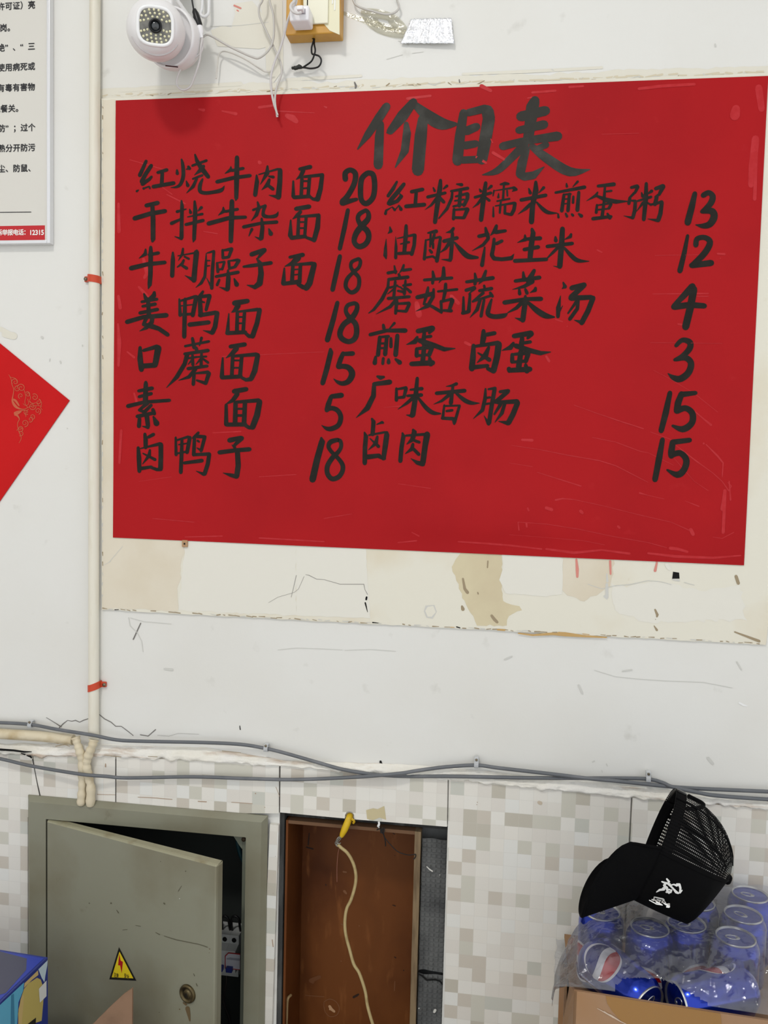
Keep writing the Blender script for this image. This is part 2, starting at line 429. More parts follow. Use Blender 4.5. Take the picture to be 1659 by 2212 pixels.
jag([(1000, 1186), (1085, 1190), (1085, 1300), (1120, 1310), (1128, 1318), (1098, 1330), (1096, 1352), (1030, 1350), (1000, 1290), (975, 1225)], 2, F1)
jag([(1085, 1196), (1112, 1197), (1205, 1201), (1216, 1206), (1214, 1284), (1180, 1288), (1092, 1282), (1079, 1252), (1087, 1225)], 3, F2, 1)
jag([(400, 1165), (560, 1172), (640, 1176), (640, 1330), (500, 1324), (386, 1318), (392, 1260)], 3, F1)
jag([(640, 1176), (790, 1184), (800, 1335), (640, 1330)], 3, F1, 1)
jag([(1320, 1262), (1360, 1268), (1420, 1256), (1520, 1276), (1600, 1262), (1610, 1340), (1400, 1345), (1330, 1320)], 3, F1, 4)
jag([(1215, 1190), (1330, 1200), (1320, 1265), (1262, 1300), (1212, 1276)], 1, F1, 3)
pl('660,1241,.9 668,1243,1.6 684,1251,1.4 700,1252,1.2 735,1262,1.4 786,1262,1.6 788,1273,1.3 794,1284,1.5; 640,1243,1.4 634,1270,1.2 629,1290,1; 657,1245,.8 645,1272,.8 635,1280,.8 600,1290,.7 580,1302,.6', 4)
pl('792,1290,4 791,1295,4; 789,1302,3 790,1306,3 794,1322,1', 5)
pl('1000,1250,4 1004,1272,6 1010,1280,7; 998,1310,5 1000,1316,8; 1062,1330,6 1068,1338,7 1074,1344,6; 1054,1212,3 1053,1226,3; 1032,1280,3 1033,1283,3', 6)
pl('1120,1368,3 1150,1372,4 1195,1369,6 1220,1370,9 1260,1374,5 1310,1377,3; 1075,1360,4 1090,1361,4', 7)
pl('1245,1208,4 1247,1230,7 1247,1246,5; 1318,1212,5 1319,1240,4; 1419,1215,4 1415,1233,6', 8)
pl('1311,1240,3 1312,1256,5; 1311,1262,6 1311,1290,7; 1306,1288,5 1311,1293,4', 9)
pl('1415,1317,4 1420,1328,6 1419,1332,4; 1416,1338,2; 1413,1352,2 1419,1361,5; 1590,1245,7 1595,1260,7; 1587,1365,3 1640,1385,6', 6)
pl('1270,1262,1.2 1300,1272,1.2 1330,1265,1.4 1360,1263,1.6 1400,1254,1.4 1430,1257,1.2 1450,1263,1.4; 1478,1258,1.4 1500,1264,1.2', 9)
pl('235,1215,1 265,1180,1; 222,1222,.8 240,1212,.8', 9)
# chips along the panel's lower and left edges
for k in range(110):
    t = k/110; x = 222+t*1425; y = 1315.5+t*75.5
    if random.random() < .8: pl(f'{x},{y+random.uniform(-2,.5)},{random.uniform(.8,2.6)} {x+random.uniform(4,16)},{y+.6+random.uniform(-2,.5)},{random.uniform(.8,2.4)}', random.choice((6, 6, 9, 7 if 900 < x < 1330 else 9, 5 if random.random() < .25 else 6)))
for k in range(46):
    y = 230+k*23.5+random.uniform(-8, 8); x = 221.5
    pl(f'{x},{y},{random.uniform(1,2.4)} {x+random.uniform(-1,1.5)},{y+random.uniform(3,9)},{random.uniform(1,2.2)}', random.choice((6, 9, 9)))
# torn square hole
mb.poly([P(*q, F3) for q in ((1454, 1235), (1467, 1237), (1468, 1250), (1452, 1250))], 5); pl('1453,1252,3 1467,1254,4', 9)
pl('1440,1220,8 1446,1228,9', 3)
jag([(920, 1308), (938, 1306), (944, 1322), (934, 1336), (922, 1334), (915, 1320)], 9, F1, 1); jag([(923, 1311), (936, 1309), (941, 1322), (933, 1332), (924, 1331), (919, 1320)], 0, F2, 1)
struct(mb.build('trim_1', [board_paint, tan_stain, tan_dark, pale_stain, mat('hair_dark', (160, 156, 150), .9), hole_black, chip, rust, pinkrun, grey_smudge]))

# ------------------------------------------------------------------ rough plaster ledge above the tiles
def interp(tab, x):
    for (x0, y0), (x1, y1) in zip(tab, tab[1:]):
        if x <= x1: return y0+(y1-y0)*(x-x0)/(x1-x0)
    return tab[-1][1]
TOP = [(-150, 1598), (0, 1606), (215, 1606), (300, 1610), (440, 1614), (600, 1640), (700, 1646), (860, 1650), (960, 1656), (1100, 1672), (1250, 1685), (1400, 1702), (1700, 1728), (2400, 1788)]
BOT = [(-150, 1618), (0, 1626), (70, 1634), (250, 1636), (604, 1654), (968, 1685), (1364, 1724), (1700, 1752), (2400, 1812)]
mb = MB()
def led(u, v):
    x = -150+u*2500; a = interp(TOP, x)+3*noise.noise((x*.03, 1, 0)); b = interp(BOT, x)+8.0*(.25+noise.noise((x*.05, 5, 0)))
    y = a+(b-a)*v; o = .0015+.011*min(1, v*1.6)+.0024*noise.noise((x*.03, y*.22, 3))+.0018*noise.noise((x*.09, y*.5, 9))
    if v < .01: o = 0
    if v > .99: o = .001
    return P(x, y, max(o, .0003))
mb.grid(led, 570, 10)
# black gap and crumbling bits where the plaster has come away at the left
strokes(mb, '-40,1618,4 0,1619,5 30,1621,4.5 52,1624,4 68,1624,2; 46,1627,2 54,1630,3; 58,1632,2 66,1634,5 68,1637,3', (0, 0, 1), flat(.0165), 1)
strokes(mb, '105,1600,1.5 125,1606,2 148,1603,1.5; 120,1612,1.5 140,1608,2 150,1612,1.5; 225,1631,1.2 262,1635,1.5; 320,1634,1.2 340,1635,1.4; 480,1622,1.5 520,1626,1.2', (0, 0, 1), flat(.0165), 2)
struct(mb.build('trim_2', [plaster, hole_black, chip], smooth=True))

# ------------------------------------------------------------------ wall tiles
mb = MB(); TO = .008
def tile(pts): mb.prism([P(x, y, TO) for x, y in pts], (0, TO-.0002, 0))
tile([(-200, 1618), (69, 1632), (88, 1740), (88, 1765), (60, 1765), (60, 2300), (-200, 2300)])
tile([(71.5, 1633), (249, 1635), (249, 1760), (90, 1760)])
tile([(251.5, 1635), (603, 1652), (602.5, 1757), (251, 1757)])
tile([(606, 1653), (967, 1682), (965.5, 1786), (765, 1770), (765, 1760), (761, 1754), (755, 1752), (749, 1754), (745.5, 1760), (745, 1768), (605, 1755)])
tile([(970, 1683), (1363, 1722), (1330, 2360), (956, 2360)])
tile([(1366.5, 1723), (1800, 1759), (1745, 2420), (1334, 2360)])
tile([(1803, 1760), (2260, 1799), (2185, 2500), (1748, 2420)])
tile([(583, 1781), (602, 1783), (586, 2260), (562, 2260)])
# brown dirt lines, old tape and dots on the tiles
def tl_(s, mi): strokes(mb, s, (0, 0, 1), flat(TO+.0004), mi+1)
tl_('298,1722,1.2 340,1724,1.6 372,1727,1.4; 500,1733,1.2 545,1736,1.4; 428,1731,2 446,1732,2; 228,1650,2 228,1656,3; 572,1744,2; 596,1700,1 604,1720,1; 552,1714,3; 1030,1738,2; 1031,1733,2; 945,2000,1', 0)
tl_('210,1716,1 249,1717,1', 0); tl_('70.3,1640,2 75,1664,1.6 80,1690,1.8 87.5,1724,3', 3); tl_('250.2,1640,1.6 250.2,1731,1.6; 210,1732,1.6 250,1733.5,1.8; 604,1656,1.6 603.6,1754,1.6', 3)
mb.poly([P(*q, TO+.0005) for q in ((791, 1750), (806, 1746), (816, 1748), (830, 1741), (832, 1755), (834, 1771), (820, 1766), (806, 1772), (793, 1769))], 2)
tl_('1164,1733,7 1168,1735,8', 2); tl_('590,1930,1.5; 588,2030,2 590,2045,2; 595,1850,1.5', 0)
struct(mb.build('trim_3', [tile_mat(), mat('tile_dirt', (176, 152, 130), .8), mat('old_tape', (197, 184, 146), .4, bump=(80, .2)), mat('faint_brown', (200, 186, 166), .6), mat('joint_dark', (72, 68, 64), .9)]))

# ------------------------------------------------------------------ exposed masonry round the niche
mb = MB()
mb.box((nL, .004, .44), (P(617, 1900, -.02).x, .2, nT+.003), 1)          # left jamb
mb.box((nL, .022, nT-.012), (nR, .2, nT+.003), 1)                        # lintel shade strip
xa, xb = P(907, 1900, -.012).x, nR
mb.box((xa, .03, .44), (xb, .2, nT-.002), 0)
# hollow-block face with its grid of keys, upper piece and lower piece split by a crack
def block(z0, z1, tilt):
    nz = int((z1-z0)/.0085); nx = 5
    def face(u, v):
        x = xa+.002+(xb-xa-.003)*u; z = z0+(z1-z0)*v
        gx = min(abs((u*nx) % 1-.5), .5); gz = abs((v*nz) % 1-.5)
        key = .0016 if (gx < .36 and gz < .33) else 0
        ed = .006*noise.noise((x*30, z*30, tilt)) if v in (0.0, 1.0) else 0
        return (x, .0135-key+.0025*noise.noise((x*60, z*45, tilt)), z+ed)
    mb.grid(face, 60, nz*8, 0)
zc = P(935, 2112).z
block(zc+.003, nT-.014-.012, 1.0); block(.44, zc-.002, 4.0)
strokes(mb, '903,2103,3 912,2108,4 922,2117,4 940,2116,4 950,2119,4 959,2130,3', (0, 0, 1), flat(-.0085), 2)
strokes(mb, '922,1872,2 928,1878,3 934,1882,3; 950,1890,2; 940,2182,6 938,2186,5; 905,2178,3', (0, 0, 1), flat(-.0088), 3)
struct(mb.build('trim_4', [cement, cement_dark, hole_black, mat('mortar_spots', (205, 203, 196), .8)]))
# ------------------------------------------------------------------ ceiling lamp (above the frame)
LX, LY = -.72, -2.30
t = thing('ceiling_light', 'round flush ceiling lamp shining above the red menu poster', 'lamp', (LX, LY, ZC))
mb = MB(); mb.lathe([(.0, 0), (.22, 0), (.22, -.03), (.205, -.035), (.205, -.03), (0, -.03)], 40, Matrix.Translation((LX, LY, ZC))); mb.build('lamp_housing', mat('white_plastic', (232, 232, 230), .35), t, True)
em = bpy.data.materials.new('lamp_glow'); em.use_nodes = True; nt = em.node_tree; nt.nodes.remove(nt.nodes['Principled BSDF'])
e_ = nt.nodes.new('ShaderNodeEmission'); e_.inputs[0].default_value = (1, .97, .92, 1); e_.inputs[1].default_value = LAMP_STRENGTH; nt.links.new(e_.outputs[0], nt.nodes['Material Output'].inputs[0])
mb = MB(); mb.lathe([(.20, -.031), (.20, -.036), (.0, -.04)], 40, Matrix.Translation((LX, LY, ZC))); mb.build('diffuser', em, t)

# ------------------------------------------------------------------ red price poster with brush writing
red_paper = mat('red_paper', (171, 22, 27), 0.5, spec=.12, var=((160, 19, 25), 4, .42, .7), var2=((174, 30, 34), 40, .68, .85), bump=(500, .05))
ink = mat('black_ink', (33, 32, 28), 0.6, spec=.12, var=((40, 39, 35), 60, .45, .7))
ink_grey = mat('thin_ink', (54, 53, 49), 0.6, spec=.12, var=((76, 75, 71), 26, .5, .75))
ink_light = mat('glue_mark', (185, 37, 43), 0.4, spec=.25, var=((179, 25, 31), 90, .4, .62))
pA, pB, pC, pD = P(251, 218, TH), P(1659, 165, TH), P(1606.5, 1221, TH), P(245, 1161, TH)
def sst(a, b, x):
    t_ = min(1, max(0, (x-a)/(b-a))); return t_*t_*(3-2*t_)
def poff(x, z):
    u = (x-pA.x)/(pB.x-pA.x); v = (pA.z-z)/(pA.z-pC.z)
    o = TH+.0012
    o += .0042*sst(.38, .55, u)*(1-sst(.70, .9, u))*sst(.80, .925, v)*(1-sst(.935, .985, v))
    o += .0006*math.sin(u*17+1)*math.sin(v*3.1) + .0008*noise.noise((u*5, v*4, 1))+.0007
    return o
def pp(px, py, ex=0.0):
    p = P(px, py, TH+.002); o = poff(p.x, p.z)+ex; return P(px, py, o)
poster = thing('price_poster', 'large red paper price poster hand-lettered in black brush characters', 'poster', tuple((pA+pB+pC+pD)/4))
def pgrid(u, v):
    q = (pA*(1-u)+pB*u)*(1-v)+(pD*(1-u)+pC*u)*v
    return Vector((q.x, -poff(q.x, q.z), q.z))
mb = MB(); mb.grid(pgrid, 110, 90, 0)
inkf = lambda x, y: pp(x, y, .0003)
# pale glue drag lines and patches
gl = '''1105,962,1.3 1165,971,1.3 1225,983,1.5 1295,995,2 1330,1006,2 1400,1042,1; 1280,945,1.2 1330,955,1.6 1383,975,2 1400,978,1 1455,1005,1.2; 1278,946,.8 1282,944,.8; 1240,875,1.2 1290,893,1.6 1340,910,2 1390,926,2;
1405,933,1 1465,955,1.2; 1460,962,1.2 1500,993,3 1540,1022,1.4 1560,1040,2 1574,1060,3 1580,1050,2 1572,1042,1.5; 1456,990,1.2 1500,1040,1 1530,1060,1.2; 1200,1080,4 1215,1077,3 1240,1079,1.4 1300,1092,1.2 1380,1112,1.2 1450,1128,1.3 1490,1146,2; 1492,1144,8 1497,1154,8; 1382,1065,4 1400,1070,1.2 1435,1078,1; 1480,1082,1.2 1510,1094,2.5;
1128,950,5 1150,951,6; 1120,1128,1.3 1180,1132,1.2 1250,1143,1.2 1320,1158,1.2 1400,1172,1.4 1440,1183,1.8; 1448,1184,7 1465,1186,6 1485,1192,5; 1100,1155,1 1180,1161,1 1260,1168,1.2 1306,1177,1.6; 1180,1097,7 1192,1101,7; 1140,1098,4 1142,1103,4; 1254,1104,7 1258,1108,6; 1335,1137,5 1338,1140,5; 1137,1130,4 1138,1138,4; 1119,1128,2 1121,1145,3;
1412,800,1 1450,820,1 1500,850,1.2 1550,890,1.2; 1500,888,2.2 1520,905,3 1536,918,5; 1525,960,2 1550,985,4 1562,1000,3 1560,1030,2; 1520,958,5; 1465,700,4 1478,702,4; 1405,740,1 1560,742,1; 1410,635,1.5 1530,634,3; 1505,640,1.5 1530,640,2; 1415,552,1.2 1520,550,1.2; 1550,548,4 1565,549,5; 1556,558,3;
1587,250,22 1590,235,18; 1639,190,16 1645,235,14; 1632,300,16 1626,360,18 1622,400,12; 1634,330,6 1630,430,8; 1575,1040,3 1578,1080,4; 1560,1100,8 1566,1060,7 1562,1150,7; 1540,1160,1.3 1560,1163,1.4 1585,1150,2;
1600,1200,3 1540,1205,5 1460,1202,6 1400,1195,4; 1360,1196,5 1300,1188,4 1240,1194,6 1180,1186,4; 1170,1186,3 1100,1178,4 1050,1174,4 990,1170,3; 900,1168,3 860,1172,3; 700,1170,3 560,1162,3; 480,1158,3 400,1160,2; 255,700,4 258,740,9 256,790,5; 256,640,6 260,665,8; 262,930,6 258,1000,5; 256,440,5 257,500,8; 
620,250,10 632,255,14 640,262,10; 560,232,6 590,228,5; 880,213,6 930,207,5; 1040,186,9 1060,196,7; 1150,200,5 1200,196,5; 1380,192,6 1430,186,7 1500,182,6; 1230,188,5 1260,186,4; 700,230,2 705,232,4; 600,240,3 680,244,1; 480,240,3 510,246,7; 430,236,4 440,238,7; 1140,212,3 1150,210,3;
1300,290,1.2 1380,288,1; 1060,300,1.5 1064,308,3; 1065,330,7 1090,345,5; 1085,322,2 1082,312,2; 280,345,2 360,368,2; 360,420,2 400,440,3; 345,400,1.5 372,420,2; 310,560,7 318,590,9 312,600,6; 300,620,5 318,640,8; 275,760,3 290,772,5; 290,850,4 296,870,6; 440,500,2 470,505,2; 560,350,7 562,352,8; 1030,340,6 1050,352,5; 1005,740,7 1015,745,6; 1180,770,5 1186,780,6; 900,655,10 905,680,14; 975,640,8 990,655,8; 1290,540,3 1300,545,3; 1200,690,3 1215,695,3; 1225,705,3;
480,770,1.5 700,760,1; 830,880,1 870,877,2; 460,935,2 520,932,3; 300,1040,1 370,1030,1; 560,1030,1.5 640,1025,1.5; 700,1120,2 760,1110,1; 330,1120,2 420,1128,1.5; 860,1045,1.2 930,1055,1.2; 890,1150,2 905,1158,3; 1100,1000,1 1150,1008,1.2; 1160,1020,1 1255,1050,3; 990,820,1.5; 1080,1030,1'''
strokes(mb, gl.replace('\n', ''), (0, 0, 1), lambda x, y: pp(x, y, .00015), 1)
mb.build('sheet', [red_paper, ink_light], poster, True)
K = dict(T1=(760, 200, 3.190), A=(280, 330, 7.716), B=(465, 330, 6.381), C=(280, 430, 7.9), D=(440, 430, 6.144), E=(270, 530, 6.381), F=(480, 530, 4.879), G=(260, 625, 5.184),
         H=(270, 730, 5.352), I=(260, 830, 5.184), J=(280, 930, 5.925), K=(690, 350, 5.529), L=(650, 740, 7.133), M=(820, 380, 7.9), N=(1010, 380, 7.9), O=(1190, 380, 6.381), P=(815, 480, 7.541),
         Q=(1010, 480, 5.925), R=(795, 570, 7.9), S=(985, 570, 5.267), T=(785, 695, 3.95), U=(765, 800, 4.545), V=(770, 900, 9.759), W=(1390, 400, 3.405))
TITLE = [('T1', '''240,95,50 190,170,55 110,290,45 40,390,8; 200,215,40 190,300,55 182,500,58; 425,65,50 350,160,70 265,265,45 245,275,15; ~430,80,40 530,165,75 620,215,75 715,218,25; 375,215,30 380,280,50 365,400,50 300,515,8; 490,180,60 475,300,75 455,535,75;
770,140,50 745,300,62 728,470,65; 800,140,45 920,110,50; 935,125,75 945,180,75 915,350,75 895,460,70; 790,265,55 860,235,50; 780,365,50 855,352,45; 760,465,45 880,460,45;
1165,165,62 1335,125,60; 1150,260,45 1325,220,55; 1040,370,50 1180,335,45 1420,300,58; 1262,55,60 1245,100,78 1215,320,62; ~1190,360,55 1100,450,48 1000,540,42 900,567,6; 1205,390,40 1175,480,58 1160,560,55 1190,580,50 1250,570,48 1325,512,6; 1340,360,40 1270,390,35; ~1240,370,40 1340,450,58 1500,545,58 1640,530,6''')]
DISH = [
 [('A', '''275,140,48 170,375,60; 360,215,58 270,350,62 200,480,62; 365,400,38 330,440,50 215,520,62; 120,640,38 150,620,15; 235,595,42; 245,590,25 325,560,22; 330,570,32 338,595,28; 470,330,45 620,285,52; 545,340,55 535,510,58; 395,565,58 735,505,58;
  790,290,30 795,345,52; 980,235,45 1000,262,45 940,275,10; ~865,110,28 885,200,52 895,380,58 850,520,52 780,570,38 680,580,6; 945,470,18 970,545,56; 1045,215,36 1280,130,42; 1090,30,28 1120,130,56 1200,260,76 1310,400,62; 1230,225,55 1180,290,66 1080,372,10; 1055,435,32 1210,375,38; 1120,430,38 1060,560,52 950,670,10; ~1215,440,30 1175,540,58 1175,640,58 1260,670,54 1400,655,54 1530,622,58 1580,550,8'''),
  ('B', '''215,190,12 215,235,48 135,285,10; 230,245,38 385,215,38; 25,400,48 250,345,48 480,315,44; 300,65,54 295,350,64 290,620,50 282,655,18; 570,310,22 575,400,54 550,580,54; 600,300,14 860,225,28 895,240,55; 895,245,58 890,400,62 870,610,70; 870,610,54 740,585,8; 720,185,26 715,280,58 622,435,8; 740,325,22 800,335,40; 745,370,36 720,440,56 640,512,8; 730,450,40 795,500,44;
  1165,225,42 1310,195,54; 1215,240,52 1180,320,52 1115,368,8; 1075,392,24 1075,600,48; 1230,330,36 1470,305,44; 1475,305,50 1450,500,58 1410,640,66; 1195,350,42 1185,590,44; 1300,340,44 1280,590,44; 1220,390,24 1290,390,24; 1220,490,24 1290,485,24; 1085,615,46 1300,600,46; 1310,610,36 1350,640,38 1410,640,56''')],
 [('C', '''285,110,62 480,65,66; 85,330,70 350,250,70 605,205,66; 390,130,62 400,350,74 400,680,72 390,720,42; 885,30,30 895,120,58 890,330,58 885,660,64; 885,680,42 770,640,12; 810,215,48 965,170,18; 715,415,56 870,345,36; 1025,175,20 1040,230,52; 1225,145,52 1170,200,18; 990,305,18 1240,255,42; 960,435,48 1255,365,52; 1110,40,36 1120,200,68 1110,450,64 1100,680,58 1085,735,14'''),
  ('D', '''260,110,18 265,160,48 195,215,8; 290,165,34 450,135,36; 65,325,52 340,250,48 555,240,38; 375,30,56 370,250,64 360,560,54; 655,145,28 810,90,32; 715,40,22 735,110,44 700,210,44 630,290,6; ~815,90,42 790,170,38 800,220,48 870,235,38 960,220,44 990,165,6; 530,370,42 760,320,38 970,305,42; 770,260,28 780,380,48 765,520,54; 755,535,34 680,500,8; 640,400,36 600,490,12; 865,395,18 890,460,58;
  1225,130,50 1400,100,54; 1285,170,42 1240,220,48 1180,265,8; 1155,280,18 1150,480,58 1165,510,48; 1250,235,28 1510,215,42; 1525,215,50 1510,380,62 1465,545,56; 1260,250,38 1250,490,44; 1360,240,38 1340,500,38; 1285,305,22 1350,305,22; 1285,385,22 1350,385,22; 1165,515,50 1350,495,44; 1360,510,32 1465,545,46''')],
 [('E', '''285,55,22 280,120,48 195,178,8; 330,130,36 460,105,44; 85,315,60 310,260,52 550,235,46; 355,25,40 355,110,58 350,400,58 340,540,54 320,600,10; 660,100,28 660,200,54 650,420,54; 730,145,14 980,100,24; 990,75,36 985,100,66 965,300,62 950,480,66; 950,480,56 825,415,6; 800,45,26 790,120,38 735,212,6; 820,155,24 880,185,30; 810,205,30 790,250,38 722,300,16; 790,280,32 850,315,42;
  1120,110,12 1115,250,34 1100,430,38 1050,520,38 975,582,6; 1135,105,18 1225,80,32; 1225,85,36 1205,350,44 1195,590,44; 1195,580,34 1125,450,8; 1130,210,18 1170,210,18; 1130,285,18 1165,280,18; 1345,65,32 1350,175,38; 1350,70,26 1470,50,46; 1470,55,42 1430,160,38; 1350,175,36 1430,160,36; 1270,245,32 1280,365,38; 1280,240,18 1370,225,28; 1370,230,32 1340,330,32; 1285,335,26 1340,325,26; 1430,220,36 1440,320,36; 1430,215,18 1555,200,36; 1570,210,46 1520,290,42; 1440,318,32 1520,295,36; 1255,430,36 1560,370,42; 1420,345,28 1425,450,58 1415,600,58; 1410,612,46 1300,575,6; 1300,475,30 1270,545,36; 1505,460,20 1540,540,62'''),
  ('F', '''310,95,44 440,50,42; 445,50,46 380,130,22; 225,225,22 300,215,34 515,185,36; 365,140,16 400,190,42 410,300,54 395,400,58 345,440,42 260,418,6; 712,125,28 850,100,42; 800,130,62 740,190,46 658,222,6; 655,240,16 645,400,48; 740,205,22 950,190,36; 970,200,50 920,400,58 885,450,56; 745,210,34 735,390,40; 825,200,34 815,390,38; 760,255,14 820,250,14; 760,310,14 820,305,14; 645,405,36 800,385,44; 800,410,36 850,440,42 890,450,42''')],
 [('G', '''265,50,18 285,100,42; 380,35,32 375,70,48 320,120,42; 240,140,28 410,110,32; 250,190,28 390,165,36; 220,265,36 415,225,36; 75,365,46 260,310,42 515,290,48; 310,110,38 320,290,44; 300,300,42 258,395,32; 265,395,36 340,410,52 430,440,44 530,508,42; 360,310,42 350,370,44 290,430,38 215,468,6;
  660,110,20 670,290,38; 670,130,22 840,80,32; 850,85,42 810,290,44; 680,185,14 820,170,14; 670,285,28 810,275,28; 725,110,34 720,300,44 715,530,44; 925,25,26 880,95,42; 890,95,42 900,290,48; 920,80,36 1000,70,36; 1000,75,42 960,230,32; 915,140,22 940,145,18; 890,290,42 1070,260,42; 1085,265,46 1060,420,48 1030,485,48; 1030,488,42 925,460,6; 775,395,46 990,370,42;
  1280,155,56 1425,130,46; 1320,180,54 1290,230,48 1245,258,8; 1215,272,12 1200,490,44; 1320,250,22 1540,225,36; 1560,230,46 1530,380,48 1480,525,52; 1310,260,34 1305,480,40; 1390,260,34 1375,480,38; 1330,310,18 1390,310,18; 1330,380,18 1390,380,18; 1195,490,42 1400,480,38; 1400,490,32 1440,525,38 1480,525,38''')],
 [('H', '''175,112,36 175,240,58 190,365,54; 215,145,32 370,100,46; 385,118,68 350,305,58; 200,325,52 350,315,52; 695,95,26 970,40,28; 780,5,32 800,110,42; 885,0,32 860,90,14; 820,115,38 830,140,36; 690,185,32 960,145,38; 720,190,46 690,300,44 600,450,44 480,575,6; 730,235,22 830,220,22; 780,200,28 785,310,34; 780,250,28 730,305,10; 830,220,18 940,215,22; 885,180,28 880,320,34; 900,240,22 960,285,28; 870,250,28 820,305,10; 730,355,36 950,325,32; 815,360,42 740,450,38 622,490,8; 800,400,34 790,535,38; 800,410,18 960,395,36; 970,410,46 935,520,38; 830,490,22 935,525,38;
  1220,100,42 1385,75,46; 1290,120,54 1240,180,48 1170,230,8; 1130,232,20 1120,450,48; 1250,210,28 1520,190,42; 1535,200,50 1500,380,58 1460,470,52; 1245,220,38 1235,440,40; 1350,210,38 1330,440,44; 1270,260,20 1340,260,20; 1260,345,20 1340,345,20; 1120,458,42 1340,445,42; 1350,460,32 1400,485,38 1460,475,46''')],
 [('I', '''205,75,32 355,45,40; 210,140,32 345,105,36; 85,245,42 270,200,36 550,180,34; 285,-20,36 285,0,44 280,200,54; 305,210,42 210,290,28; 210,290,26 270,310,36; 345,235,32 265,315,38; 190,360,38 380,320,36; 365,285,38 380,330,38; 295,350,48 310,470,44; 310,485,34 245,470,8; 215,385,36 208,470,42; 370,365,20 405,438,62;
  1275,80,50 1410,55,46; 1310,110,46 1260,180,44 1185,222,10; 1185,232,32 1185,450,44; 1300,200,32 1550,180,42; 1560,195,55 1530,350,62 1480,480,58; 1290,210,44 1285,440,48; 1395,210,44 1385,440,48; 1310,275,22 1390,275,22; 1310,350,28 1390,350,28; 1190,452,42 1400,450,42; 1400,460,36 1440,485,38 1490,485,38''')],
 [('J', '''195,45,36 205,120,52 205,215,48; 240,85,36 305,50,42; 140,230,14 390,170,42; 400,180,55 400,350,54 395,490,56; 110,220,36 120,350,54 125,520,46; 170,292,16 325,372,38; 260,250,26 250,320,44 165,430,8; 150,485,42 280,465,34; 280,475,34 350,500,38 400,495,46;
  590,90,26 595,310,38; 600,125,22 750,80,32; 770,92,46 735,280,44; 630,180,18 730,165,18; 600,295,22 730,270,28; 670,120,34 665,300,44 655,535,44; 880,28,32 818,95,38; 830,100,38 820,310,44; 860,75,42 965,80,38; 960,90,42 915,260,38; 870,130,28 890,145,22; 862,222,12 915,255,34; 815,310,36 1020,300,42; 1020,305,46 1000,430,48 960,555,48; 950,560,42 850,518,6; 700,415,36 925,385,46;
  1280,125,58 1430,92,48; 1435,98,56 1340,190,36; 1310,185,12 1345,215,38; 1150,280,50 1340,255,48 1535,240,50; 1380,270,58 1390,450,62 1370,585,60; 1370,590,52 1290,570,42 1195,542,6''')],
 [('M', '''295,100,36 230,220,58 145,340,52; 415,140,56 320,260,68 200,400,68; 190,405,58 150,470,56; 345,305,20 370,350,58 300,430,58 170,480,56; 100,645,46 112,590,34 205,535,10; 215,530,18 258,580,42; 265,580,18 330,500,18; 330,500,20 365,570,56; 545,270,55 735,230,56; 625,280,52 610,470,58; 450,520,60 765,490,60; 915,200,22 940,255,42; 1150,170,46 1090,220,22; 820,360,50 1120,290,46; 1040,75,50 1030,200,74 985,500,74 945,790,64; 980,380,56 880,500,38 770,580,5; 1030,380,56 1095,445,52;
  1315,140,22 1400,150,55; 1220,260,36 1505,210,50; 1240,290,38 1230,380,44 1150,560,48 1010,725,22; 1380,240,56 1360,510,58; 1300,350,32 1500,300,46; 1500,312,64 1500,380,56 1440,500,56; 1285,425,28 1440,400,28; 1260,520,36 1440,480,36; 1270,565,42 1260,735,50; 1280,580,32 1500,560,46; 1500,572,64 1440,712,52; 1280,710,42 1440,715,46'''),
  ('N', '''205,225,22 225,260,46; 405,175,50 350,225,28; 125,365,42 400,290,46; 310,120,54 280,330,74 230,750,68; 250,380,52 170,480,38 85,545,6; 310,370,36 370,418,46; 560,145,26 640,130,56 700,135,36; 620,170,34 605,400,38; 452,250,30 435,340,18; 475,250,14 790,200,36; 790,208,62 830,230,46 765,262,16; 530,300,16 525,365,38; 675,250,30 680,340,28; 505,430,28 715,390,32; 570,430,28 560,500,34; 475,512,20 800,460,42; 440,530,20 440,690,38; 560,500,38 550,630,34; 640,490,38 635,640,42; 810,470,54 790,580,58 750,655,56; 640,640,36 740,660,46;
  1045,215,22 1070,290,56; 1300,200,50 1215,290,14; 915,410,56 1335,330,56; 1165,105,48 1165,250,86 1110,500,78 1090,785,82; 1080,480,58 990,560,52 860,655,6; ~1180,450,28 1280,560,58 1380,625,56 1530,635,14'''),
